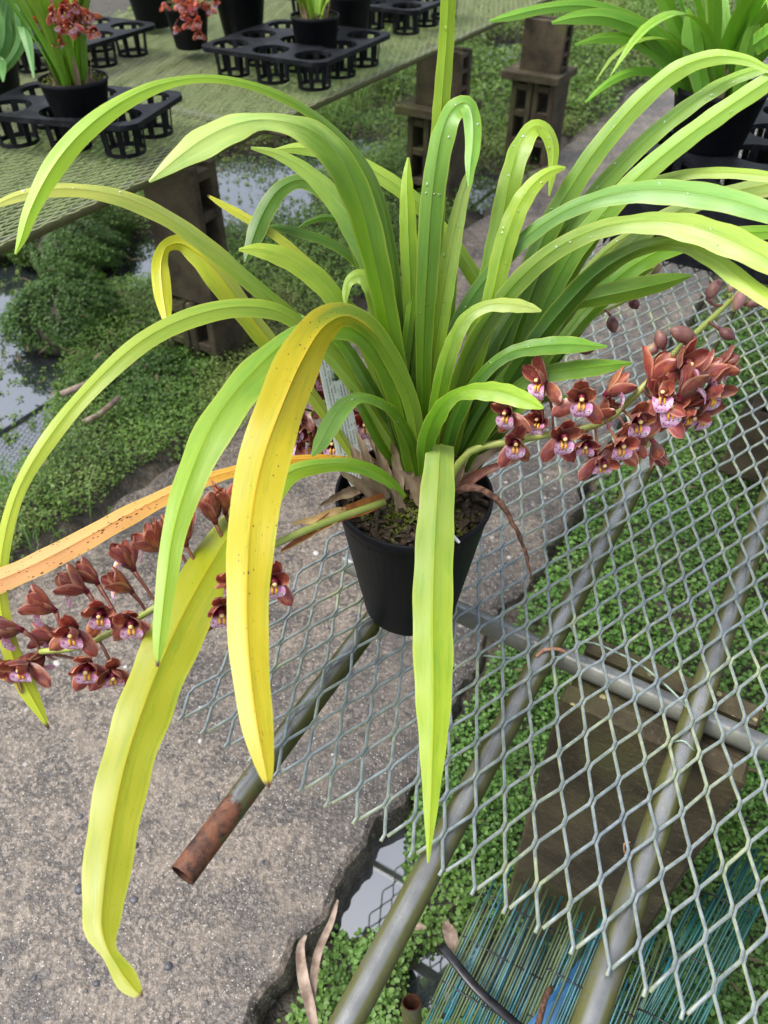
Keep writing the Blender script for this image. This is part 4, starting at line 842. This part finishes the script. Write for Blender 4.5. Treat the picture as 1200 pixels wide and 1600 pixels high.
# a thin later spike behind with small buds
BS = [loc(PD(x, y, d)) for x, y, d in ((720, 745, .75), (800, 640, .755), (860, 560, .755), (905, 510, .75), (945, 485, .745), (985, 465, .74), (1020, 420, .73), (1050, 385, .72))]
stem(orchid, BS, .0028, .0014)
for x, y, ax, L, r, pale in [(957, 507, (.2, -.95, .1), .017, .0068, False), (991, 474, (.4, -.8, .2), .013, .0062, False), (889, 488, (.5, .8, .1), .012, .005, True), (1014, 368, (.4, .9, .1), .016, .005, True), (1024, 420, (.5, .3, .4), .013, .006, True), (1034, 358, (.5, .8, .2), .012, .005, False), (915, 546, (-.9, -.1, .1), .018, .006, False), (1060, 330, (.5, .8, .2), .010, .004, False)]:
    p = loc(PD(x, y, .735)); bud(orchid, p, camdir(*ax), L, r, near(BS, p), pale)
# the hanging spike behind the leaves
KS = [loc(PD(x, y, d)) for x, y, d in ((640, 760, .77), (590, 690, .80), (545, 640, .82), (500, 630, .84), (470, 690, .86))]
stem(orchid, KS, .0034, .0022)
for x, y, d in [(470, 600, .83), (495, 590, .84), (470, 640, .83), (505, 625, .845), (455, 670, .84), (490, 665, .85), (520, 660, .84), (465, 695, .85), (500, 700, .86), (560, 645, .82), (575, 660, .81), (545, 620, .83), (520, 700, .85)]:
    put(KS, x, y, d, (random.uniform(-.7, .5), random.uniform(-.6, .4), random.uniform(.3, .9)), 1.15, random.choice(['open', 'open', 'cup']))

# printed tag pushed into the pot
tgp = [loc(PD(x, y, d)) for x, y, d in ((494, 553, .735), (528, 530, .745), (564, 700, .765), (527, 716, .755))]
mb = MB(); nrm = (tgp[1]-tgp[0]).cross(tgp[3]-tgp[0]).normalized()*.0004
foot = [loc(PD(565, 770, .765)), loc(PD(556, 775, .762))]
vs = []
for s in (1, -1):
    vs += [p+nrm*s for p in tgp]+[p+nrm*s for p in foot]
mb.add(vs, [(0, 1, 2, 3), (3, 2, 4, 5), (6, 9, 8, 7), (9, 11, 10, 8)] + [(i, (i+1) % 4, 6+(i+1) % 4, 6+i) for i in (0, 1, 3)], [(0, 1), (1, 1), (1, 0), (0, 0), (1, -.3), (0, -.3)]*2)
tg = mb.build('plant_tag', MAT['tag'], orchid, smooth=False); tg['label'] = 'white plastic care tag with small dark print and a green plant picture'
mb = MB(); ex = (tgp[1]-tgp[0]); ey = (tgp[3]-tgp[0]); o0 = tgp[0]+ex*.62+ey*.34; fn = nrm.normalized()
if fn.dot(CF) > 0: fn = -fn
for i in range(13):
    a = random.uniform(-1.3, 1.3); L = random.uniform(.18, .34); q = o0+fn*.0012+ex*math.sin(a)*L*.9-ey*.5*math.cos(a)*L; s = ex*.035
    mb.add([o0+fn*.0012-s, o0+fn*.0012+s, q+s*.3, q-s*.3], [(0, 1, 2, 3)])
mb.build('plant_picture', mat_simple('printed_green', (.05, .12, .03), (.10, .20, .05), 200, .4), tg, smooth=False)

# drops of rain lying on the leaves
def drops(leaf_o, n, r=.0011):
    me = leaf_o.data; mb = MB(); nv = len(me.vertices)//7
    for i in range(n):
        a = random.randint(int(nv*.25), nv-6); j = random.choice([1, 2, 4, 5]); p = me.vertices[a*7+j].co*.6+me.vertices[(a+1)*7+j].co*.4
        t = (me.vertices[(a+1)*7+3].co-me.vertices[a*7+3].co).normalized(); s = (me.vertices[a*7+6].co-me.vertices[a*7].co).normalized(); nn = s.cross(t).normalized()
        if nn.z < 0: nn = -nn
        M = Matrix((s, t, nn)).transposed(); mb.ball(p+nn*.0001, r*random.uniform(.5, 1.3), 8, 6, (1, random.uniform(1, 1.4), .55), M)
    o = mb.build('water_drops', MAT['drop'], leaf_o); o['kind'] = 'stuff'
LV = [o for o in orchid.children if o.name.split('.')[0] == 'leaf']
for i, n in ((0, 14), (1, 14), (3, 8), (4, 12), (5, 12), (27, 14), (28, 12), (29, 12), (30, 10), (31, 8), (32, 8), (17, 8), (9, 5), (37, 6), (39, 5)):
    if i < len(LV): drops(LV[i], n)

# ================================================================== TRAYS AND POTS
def make_tray(name, label, loc_, rz, nx=4, ny=3, pitch=.150, R=.056, h=.088, group='black carrying trays for pots'):
    t = thing(name, label, 'tray', loc_, rz, group)
    th = .007; mb = MB(); n = 24; ox, oy = -(nx-1)*pitch/2, -(ny-1)*pitch/2
    for i in range(nx):
        for j in range(ny):
            cx, cy = ox+i*pitch, oy+j*pitch; vs = []; hp = pitch/2
            for k in range(n):
                a = 2*math.pi*k/n; c, s = math.cos(a), math.sin(a); m = max(abs(c), abs(s)); ex, ey = hp*c/m, hp*s/m
                ci = (i in (0, nx-1)) and (j in (0, ny-1)) and (c*(1 if i else -1) > 0) and (s*(1 if j else -1) > 0)
                if ci:                                          # rounded outer corners
                    rr = min(hp*1.18, hp/m); ex, ey = rr*c, rr*s
                vs += [(cx+R*c, cy+R*s, h), (cx+ex, cy+ey, h), (cx+R*c, cy+R*s, h-th*1.4), (cx+ex, cy+ey, h-th*1.8)]
            fs = []
            for k in range(n):
                a, b = k*4, ((k+1) % n)*4; fs += [(a, a+1, b+1, b), (a+2, b+2, b+3, a+3), (a, b, b+2, a+2), (a+1, a+3, b+3, b+1)]
            mb.add(vs, fs)
    d = mb.build('deck', MAT['plastic'], t, smooth=False)
    for i in range(nx):
        for j in range(ny):
            cx, cy = ox+i*pitch, oy+j*pitch; m2 = MB()
            for k in range(8):
                a = 2*math.pi*(k+.5)/8; M = Matrix.Rotation(a, 3, 'Z'); r0, r1 = R*.985, R*.86; w_ = .0085
                vs = [M @ Vector(p) for p in ((r0-.003, -w_, h-.004), (r0, -w_, h-.004), (r0, w_, h-.004), (r0-.003, w_, h-.004), (r1-.003, -w_*.8, .004), (r1, -w_*.8, .004), (r1, w_*.8, .004), (r1-.003, w_*.8, .004))]
                m2.add([v+Vector((cx, cy, 0)) for v in vs], [(0, 1, 2, 3), (7, 6, 5, 4), (0, 4, 5, 1), (1, 5, 6, 2), (2, 6, 7, 3), (3, 7, 4, 0)])
            m2.lathe([(R*.80, .002), (R*.89, .002), (R*.90, .012), (R*.86, .012), (R*.80, .002)], 20, (cx, cy, .001))
            m2.build('cup', MAT['plastic'], t, smooth=False)
    return t
def tray_at(corner, rz, label, nx=4, ny=3):
    # corner: the deck's near right corner on the bench; the long side runs back along rz
    p = .150; off = Matrix.Rotation(rz, 3, 'Z') @ Vector((nx*p/2, ny*p/2, 0))
    return make_tray('pot_tray', label, Vector(corner)+off, rz, nx, ny)
def rowsdir(du, dv): d = U*du+V*dv; return math.atan2(d.y, d.x)
zt = .0035
tray_at(W(1.345, -1.475, zt), rowsdir(-.28, -.96)-math.pi/2+math.pi/2 if False else rowsdir(.96, -.28)-0, 'black tray nearest the bench edge, holding one flowering orchid among empty cups', 2, 3)
tB = UVof(PZ(502, 100, .092)); tray_at(W(tB[0], tB[1], zt), rowsdir(1, -.04), 'black tray with a mossy pot in its front corner, mid bench', 3, 3)
tray_at(W(2.80, -1.53, zt), rowsdir(1, 0), 'black tray at the top edge behind the tall vertical leaf', 3, 4)
tray_at(W(1.75, -2.15, zt), rowsdir(1, -.05), 'black tray at the back of the far bench, under a dark pot', 3, 3)

def bg_orchid(pos, R, r, h, label, nl=22, L=(.25, .45), seed=1, flowers=0, tilt=(.15, .7), ca=(.12, .29, .03), cb=(.20, .38, .04), fl_at=None, wid=(.014, .022), dense=1.0, lean=None, fl_px=None, bend=(.8, 2.1)):
    if fl_px: fl_at = tuple(PD(fl_px[0], fl_px[1], (Vector(pos)-CAM).dot(CF)-fl_px[2]-.12)-Vector(pos))
    st = random.getstate(); random.seed(seed)
    t = thing('potted_orchid', label, 'orchid', pos, 0, 'orchids standing on the benches')
    pot_mesh(R, r, h).build('pot', MAT['pot'], t, auto=math.radians(60))
    mb = MB(); mb.lathe([(0, h-.012), (R*.6, h-.012), (R*.97, h-.016)], 28); mb.build('potting_mix', MAT['bark'], t)
    moss(t, (0, 0, h-.012), R*.93, int(900*dense), .006)
    for i in range(nl):
        az = random.uniform(0, 2*math.pi); q = R*.45*math.sqrt(random.random()); b = Vector((q*math.cos(az), q*math.sin(az), h-.015))
        az += random.gauss(0, .5); d = Vector((math.cos(az), math.sin(az), 0))
        if lean: d = (d + lean*.8).normalized()
        LL = random.uniform(*L); t0 = random.uniform(*tilt); bnd = random.uniform(*bend); P = [b]; n = 7; wd = random.uniform(*wid)
        for k in range(1, n):
            a = t0+bnd*(k/(n-1))**1.8; P.append(P[-1]+(d*math.sin(a)+Z*math.cos(a))*LL/(n-1))
        Wd = [wd*.6, wd*.9, wd, wd, wd*.9, wd*.6, .001]
        e = random.uniform(0, .5); c2 = [x*(1-e)+y*e for x, y in zip(cb, (.38, .46, .06))]
        blade('leaf', P, Wd, [random.gauss(0, .12)]*n, t, [x*random.uniform(.8, 1.15) for x in ca], c2, sdir=LEVEL, nseg=16)
    mb0 = None
    for i in range(int(9*dense)):
        az = random.uniform(0, 6.28); q = R*.5; b = Vector((q*math.cos(az), q*math.sin(az), h-.014)); e = b+Vector((math.cos(az)*.015, math.sin(az)*.015, random.uniform(.03, .07))); mb = MB()
        s = Vector((-math.sin(az), math.cos(az), 0))*.006; mb.add([b-s, b+s, e+s*.2, e-s*.2, (b+e)/2-s*1.1, (b+e)/2+s*1.1], [(0, 1, 5, 4), (4, 5, 2, 3)]); mb.build('bract', MAT['bract'], t)
    if flowers:
        c = fl_at; S_ = [Vector((0, 0, h)), Vector(c)*.5+Vector((0, 0, h*.6)), Vector(c)]; stem(t, S_, .003, .002)
        for i in range(flowers):
            p = Vector(c)+Vector((random.gauss(0, .034), random.gauss(0, .026), random.gauss(0, .026))); to = (CAM-(Vector(pos)+p)).normalized()
            flower(t, p, to+Vector((random.gauss(0, .45), random.gauss(0, .35), random.uniform(-.6, .2))), Z+Vector((random.gauss(0, .3), 0, 0)), 1.15, random.choice(['open', 'open', 'open', 'cup']), Vector(c)+Vector((random.gauss(0, .015), 0, random.gauss(0, .015))), tm=1.9)
    random.setstate(st); return t
def at(x, y, z): return PZ(x, y, z)
# on the far bench, from the left
bg_orchid(at(134, 203, .045), .080, .056, .118, 'flowering orchid in a short black pot, set in the tray nearest the bench edge', 34, (.30, .50), 11, 24, (.02, .30), (.17, .36, .03), (.24, .44, .05), fl_px=(108, 22, .08), bend=(.3, 1.0))
bg_orchid(at(0, 148, .05), .078, .056, .130, 'orchid in a black pot cut by the left edge of the picture', 14, (.2, .4), 12, 0, (.1, .7), (.08, .20, .035), (.13, .27, .06))
bg_orchid(at(496, 108, .012), .074, .055, .150, 'orchid in a black mossy pot, front corner of the middle tray', 18, (.2, .4), 13, 0, (.0, .4), (.22, .36, .03), (.26, .40, .04))
bg_orchid(at(382, 66, .03), .084, .062, .150, 'orchid in a dark pot, its pinkish brown spray hanging over the tray edge', 14, (.2, .4), 14, 18, (.1, .7), fl_px=(298, 14, .06))
bg_orchid(at(243, 40, .02), .088, .065, .160, 'dark pot standing at the back between two trays, its leaves out of the picture', 12, (.25, .4), 15, 0, (.0, .5))
bg_orchid(at(548, 66, .03), .072, .055, .14, 'dark pot just behind the mossy one in the middle tray', 8, (.25, .4), 41, 0, (.0, .4))
bg_orchid(at(300, 74, .03), .070, .052, .12, 'small pot at the left end of the middle tray, under the pinkish spray', 10, (.15, .28), 42, 0, (.1, .6))
bg_orchid(at(620, 22, .02), .085, .062, .140, 'pot at the top edge beside the tall vertical leaf', 14, (.2, .4), 16, 0, (.1, .9))
bg_orchid(at(20, 250, .0)-V*.35+U*.02, .075, .054, .13, 'pot half seen low at the left edge of the far bench', 6, (.2, .3), 17, 0, (.0, .3))
bg_orchid(at(330, -10, .02), .085, .062, .150, 'orchid behind the middle tray, at the top of the picture', 16, (.25, .45), 18, 8, (.1, .8), fl_at=(-.05, -.05, .23))
bg_orchid(at(180, -15, .02), .085, .062, .150, 'orchid at the top left behind the flowering one', 16, (.25, .45), 19, 6, (.1, .8), fl_at=(.02, -.05, .25))
bg_orchid(at(520, -25, .02), .085, .062, .150, 'orchid behind the mossy pot, only its lower half in the picture', 14, (.25, .45), 20, 0, (.1, .8))

# the crate-like tray and the orchid on the near bench, at the right
def big_tray(corner, label):
    nx, ny, p = 4, 4, .15; h = .155
    rz = BROT; off = U*(nx*p/2+.0)+V*(ny*p/2)
    t = make_tray('pot_tray', label, Vector(corner)+off, rz, nx, ny, p, .056, h)
    mb = MB()
    for sx, sy, dx, dy in ((-1, 0, .003, ny*p-.05), (0, 1, nx*p-.05, .003), (0, -1, nx*p-.05, .003)):
        mb.box((sx*(nx*p/2-.010), sy*(ny*p/2-.010), h-.076), dx, dy, .143)
    mb.build('side_wall', MAT['plastic'], t, bevel=.001)
    return t
tc = PZ(935, 397, 0); tu, tv = UVof(tc)
big_tray(W(tu, tv-.012, zt), 'black tray at the right on the near bench, under a leafy orchid')
DK = .158
gp = PZ(1103, 228, DK)
g = bg_orchid(gp, .083, .064, .105, 'leafy green orchid without flowers in a black pot, upper right', 34, (.28, .50), 31, 0, (.05, .6), (.15, .36, .03), (.24, .48, .045), wid=(.018, .027))
def tracked(parent, pts, d, ca, cb, roll=.35):
    q = np.array([p[:2] for p in pts], float); sx = np.r_[0, np.cumsum(np.linalg.norm(np.diff(q, axis=0), axis=1))]; sx /= sx[-1]
    dd = [d[0]+(d[1]-d[0])*t for t in sx]; o = parent.location
    blade('leaf', [PD(p[0], p[1], k)-o for p, k in zip(pts, dd)], [p[2]*k/FPX for p, k in zip(pts, dd)], [roll]*len(pts), parent, ca, cb, sdir=lambda p, t: VIEW(p+o, t), nseg=24)
gd = (gp+Z*.09-CAM).dot(CF)
for pts, d in (([(1085, 150, 16), (1060, 90, 26), (1000, 45, 30), (930, 12, 18), (860, 12, 15), (800, 25, 14), (764, 34, 3)], (gd, gd-.25)), ([(1080, 150, 16), (1052, 95, 22), (1010, 52, 24), (950, 28, 24), (900, 28, 18), (862, 36, 4)], (gd, gd-.2)),
               ([(1078, 155, 14), (1045, 100, 22), (990, 65, 18), (940, 60, 14), (898, 70, 3)], (gd, gd-.15)), ([(1072, 150, 14), (1035, 118, 13), (990, 112, 13), (950, 130, 11), (914, 160, 2)], (gd, gd-.15)),
               ([(1090, 150, 22), (1072, 80, 26), (1050, 30, 24), (1030, -20, 22)], (gd, gd-.1)), ([(1100, 150, 22), (1085, 90, 30), (1080, 50, 28), (1074, 14, 6)], (gd-.04, gd-.1)),
               ([(1150, 165, 12), (1160, 110, 22), (1172, 60, 22), (1180, 36, 16)], (gd-.06, gd-.15)), ([(1180, 70, 30), (1215, 45, 34)], (gd-.3, gd-.35))):
    tracked(g, pts, d, (.13, .33, .028), (.22, .46, .045))
lb = [o for o in COL.objects if o.get('label', '').startswith('orchid in a black pot cut by the left')][0]; ld = (lb.location+Z*.13-CAM).dot(CF)
for pts in ([(-6, 110, 14), (8, 60, 20), (10, 20, 22), (22, -20, 22)], [(5, 105, 14), (20, 60, 18), (14, 20, 22), (4, -20, 22)], [(2, 110, 10), (18, 40, 18), (30, 30, 20), (44, 70, 14), (53, 122, 2)], [(0, 115, 10), (24, 85, 14), (34, 60, 16), (32, 20, 18), (40, -15, 18)], [(-5, 120, 12), (2, 95, 12), (4, 110, 10), (5, 128, 2)]):
    tracked(lb, pts, (ld, ld-.12), (.10, .26, .06), (.17, .36, .12))
mb = MB(); mb.box((-.068, -.020, .115), .010, .0012, .085, Matrix.Rotation(.25, 3, 'Y')); o = mb.build('plant_tag', MAT['white'], g, smooth=False); o['label'] = 'thin white marker tag'
bg_orchid(gp+U*.30+V*.24, .083, .064, .105, 'orchid at the right edge behind the leafy one', 26, (.3, .55), 32, 0, (.1, .9), (.15, .36, .03), (.24, .46, .05), wid=(.018, .026))
bg_orchid(W(2.75, -.25, .02), .083, .064, .13, 'orchid farther along the near bench beyond the leafy one', 26, (.3, .6), 33, 0, (.1, .9), (.15, .36, .03), (.24, .46, .05), wid=(.018, .026))

# ================================================================== UNDER THE NEAR BENCH
def blind(o, ex, ey, n, L, label, mats, seed, curl=.0):
    random.seed(seed); t = thing('slat_blind', label, 'slat blind', o, 0, 'old teal slat blinds under the bench')
    sp = ey.length/n; e = ey.normalized(); a = ex.normalized(); nn = a.cross(e).normalized()
    if nn.z < 0: nn = -nn
    for i in range(n):
        b = e*(i*sp) + nn*(curl*math.sin(i/n*5)+random.gauss(0, .0010)); Li = L*random.uniform(.80, 1.06); s0 = random.uniform(-.03, .02)
        if random.random() < .03: continue
        aj = (a + e*random.gauss(0, .010) + nn*random.gauss(0, .012)).normalized()
        r = sp*.46; mb = MB(); pts = [b+aj*(s0+Li*k/4)+nn*random.gauss(0, .0010) for k in range(5)]
        mb.tube(pts, [r*random.uniform(.8, 1.15)]*5, 6, True, 0, .7); mb.build('slat', MAT[random.choice(mats)], t)
    mb = MB()
    for f in (.2, .5, .8):
        mb.tube([e*(i*sp)+a*L*f+nn*(curl*math.sin(i/n*5)+(.0022 if i % 2 else .0012)) for i in range(n+1)], .0012, 5)
    mb.build('binding_thread', MAT['strap'], t); return t
ZB = -.50
o1 = PZ(668, 1580, ZB-.06); q1 = PZ(775, 1352, ZB+.02); r1 = PZ(850, 1690, ZB-.05)
blind(o1, q1-o1, r1-o1, 46, (q1-o1).length, 'weathered teal and green slat blind lying under the mesh left of the mossy pipe', ['tealA', 'tealA', 'tealB', 'tealB'], 5, .006)
o2 = PZ(800, 1640, ZB-.03); q2 = PZ(800, 1360, ZB+.03); q2 = o2+(q1-o1)*1.0; r2 = PZ(960, 1740, ZB-.02)
blind(o2+Z*.02, q2-o2, r2-o2, 36, (q2-o2).length*.95, 'teal slat blind leaning against the foot of the concrete block', ['tealA', 'tealA', 'tealB'], 6, .004)
o3 = PZ(955, 1640, ZB); q3 = PZ(1115, 1340, ZB+.09); r3 = PZ(1050, 1690, ZB+.06)
blind(o3, q3-o3, r3-o3, 24, (q3-o3).length, 'dark green slat blind rolled up steeply at the right of the mossy pipe', ['tealC'], 8, .012)
mb = MB(); a, b, c, d = PZ(800, 1630, ZB+.006), PZ(905, 1500, ZB+.040), PZ(935, 1492, ZB+.040), PZ(846, 1640, ZB+.006)
mb.add([a, b, c, d]+[x-Z*.004 for x in (a, b, c, d)], [(0, 1, 2, 3), (7, 6, 5, 4), (0, 4, 5, 1), (1, 5, 6, 2), (2, 6, 7, 3), (3, 7, 4, 0)]); o = mb.build('plastic_sheet', MAT['blue'], smooth=False)
tag(o, 'bright blue plastic strip lying among the teal slats', 'plastic sheet')
mb = MB(); C = catmull([list(PZ(x, y, z)) for x, y, z in ((690, 1478, -.50), (708, 1500, -.49), (745, 1545, -.485), (800, 1595, -.49), (850, 1640, -.50))], 20)
mb.tube([Vector(p) for p in C], .0062, 8, True, 0, .3); tag(mb.build('strap', MAT['strap']), 'black strap lying across the teal slats', 'strap')
def dry(pts, z, w, label, name='dry_leaf', mat='dryleaf'):
    C = catmull([list(PZ(x, y, zz)) for (x, y), zz in zip(pts, z)], 18); mb = MB(); vs = []
    for i, p in enumerate(C):
        p = Vector(p); t = (Vector(C[min(i+1, 17)])-Vector(C[max(i-1, 0)])).normalized(); s = t.cross(Z).normalized(); hw = w*math.sin(math.pi*(i+.6)/18.6)**.6
        for k, q in enumerate((-1, -.5, 0, .5, 1)): vs.append(p+s*hw*q+Z*(abs(q)*hw*.55+random.gauss(0, .0008)))
    mb.add(vs, [(i*5+k, i*5+k+1, (i+1)*5+k+1, (i+1)*5+k) for i in range(17) for k in range(4)], [(i/17, k/4) for i in range(18) for k in range(5)])
    return tag(mb.build(name, MAT[mat]), label, 'dry leaf', 'dry leaves fallen on the creeper')
dry([(528, 1406), (518, 1440), (497, 1490), (489, 1545), (487, 1620)], [-.60, -.595, -.585, -.58, -.58], .0060, 'long dry brown leaf hanging off the path edge into the creeper at the bottom')
dry([(478, 1462), (470, 1480), (474, 1530), (486, 1580), (497, 1640)], [-.585, -.58, -.575, -.575, -.575], .0080, 'second dry brown leaf, lying just left of the longer one at the bottom')
dry([(616, 1440), (640, 1446), (665, 1450)], [-.60, -.60, -.60], .006, 'short dry leaf on the creeper beside the pipe')
dry([(695, 1440), (704, 1465), (712, 1490)], [-.55, -.54, -.55], .010, 'dry leaf scrap at the corner of the teal blind')
def twig(pts, z, r, label, mat='twig'):
    mb = MB(); mb.tube([PZ(x, y, zz) for (x, y), zz in zip(pts, z)], r, 7); return tag(mb.build('fallen_stalk', MAT[mat]), label, 'stalk', 'fallen stalks on the creeper')
twig([(95, 616), (130, 602), (170, 585)], [-.555, -.545, -.55], .009, 'thick brown stalk lying on the low creeper mound, upper of two', 'dryleaf')
twig([(130, 660), (155, 648), (185, 622)], [-.57, -.56, -.56], .008, 'shorter brown stalk lying on the low creeper mound, lower of two', 'dryleaf')
twig([(838, 1610), (852, 1560), (858, 1548), (862, 1540)], [-.45, -.44, -.44, -.44], [.0045, .0035, .0042, .002], 'dark broken twig standing up among the teal slats')
# wires that tie mesh, pipes and block together
def wire(pts, label, mat='wire', r=.0012):
    C = catmull([list(p) for p in pts], 24); mb = MB(); mb.tube([Vector(p) for p in C], r, 6); return tag(mb.build('tie_wire', MAT[mat]), label, 'wire', 'wires tying pipes and mesh')
def lowz(x, y, z=-.010): return PZ(x, y, z)
wire([lowz(872, 968), lowz(890, 976), lowz(898, 992), lowz(903, 1002), lowz(925, 1004), lowz(965, 1020), lowz(1000, 1038), lowz(1036, 1067), lowz(1062, 1092), lowz(1078, 1112), lowz(1086, 1128)], 'long pale green wire stretched from the middle pipe to the next pipe', r=.0013)
wire([lowz(755, 1024), lowz(795, 1028), lowz(825, 1022), lowz(822, 1018), lowz(816, 1022), lowz(824, 1030), lowz(850, 1028), lowz(880, 1026)], 'green wire with a small twisted loop left of the middle pipe')
wire([lowz(838, 1026, -.004), lowz(850, 1016, -.002), lowz(874, 1015, -.002), lowz(886, 1022, -.006)], 'brown rusty wire wound over the middle pipe', 'rustwire', .0022)
wire([lowz(1046, 1160, -.01), lowz(1068, 1158, -.002), lowz(1082, 1170, -.006), lowz(1088, 1176, -.02)], 'thin pale wire hooked over the pipe on the concrete block', 'wire', .0010)
wire([PZ(985, 1316, -.05), PZ(976, 1318, -.05), PZ(976, 1332, -.055), PZ(984, 1340, -.06)], 'small bent wire end in front of the dark block', 'rustwire', .0009)

# roof of the growing house: thin steel bars high overhead that the water mirrors
rf = thing('roof_frame', 'thin steel roof bars over the benches, seen mirrored in the water', 'roof frame', W(2.5, -1.5, 2.9), BROT)
for i in range(9):
    mb = MB(); mb.box((-3.2+i*.8, 0, 0), .04, 8.0, .05); mb.build('purlin', MAT['steel'], rf, smooth=False)
for i in range(3):
    mb = MB(); mb.box((0, -3.0+i*3.0, .06), 7.2, .06, .05); mb.build('rafter', MAT['steel'], rf, smooth=False)
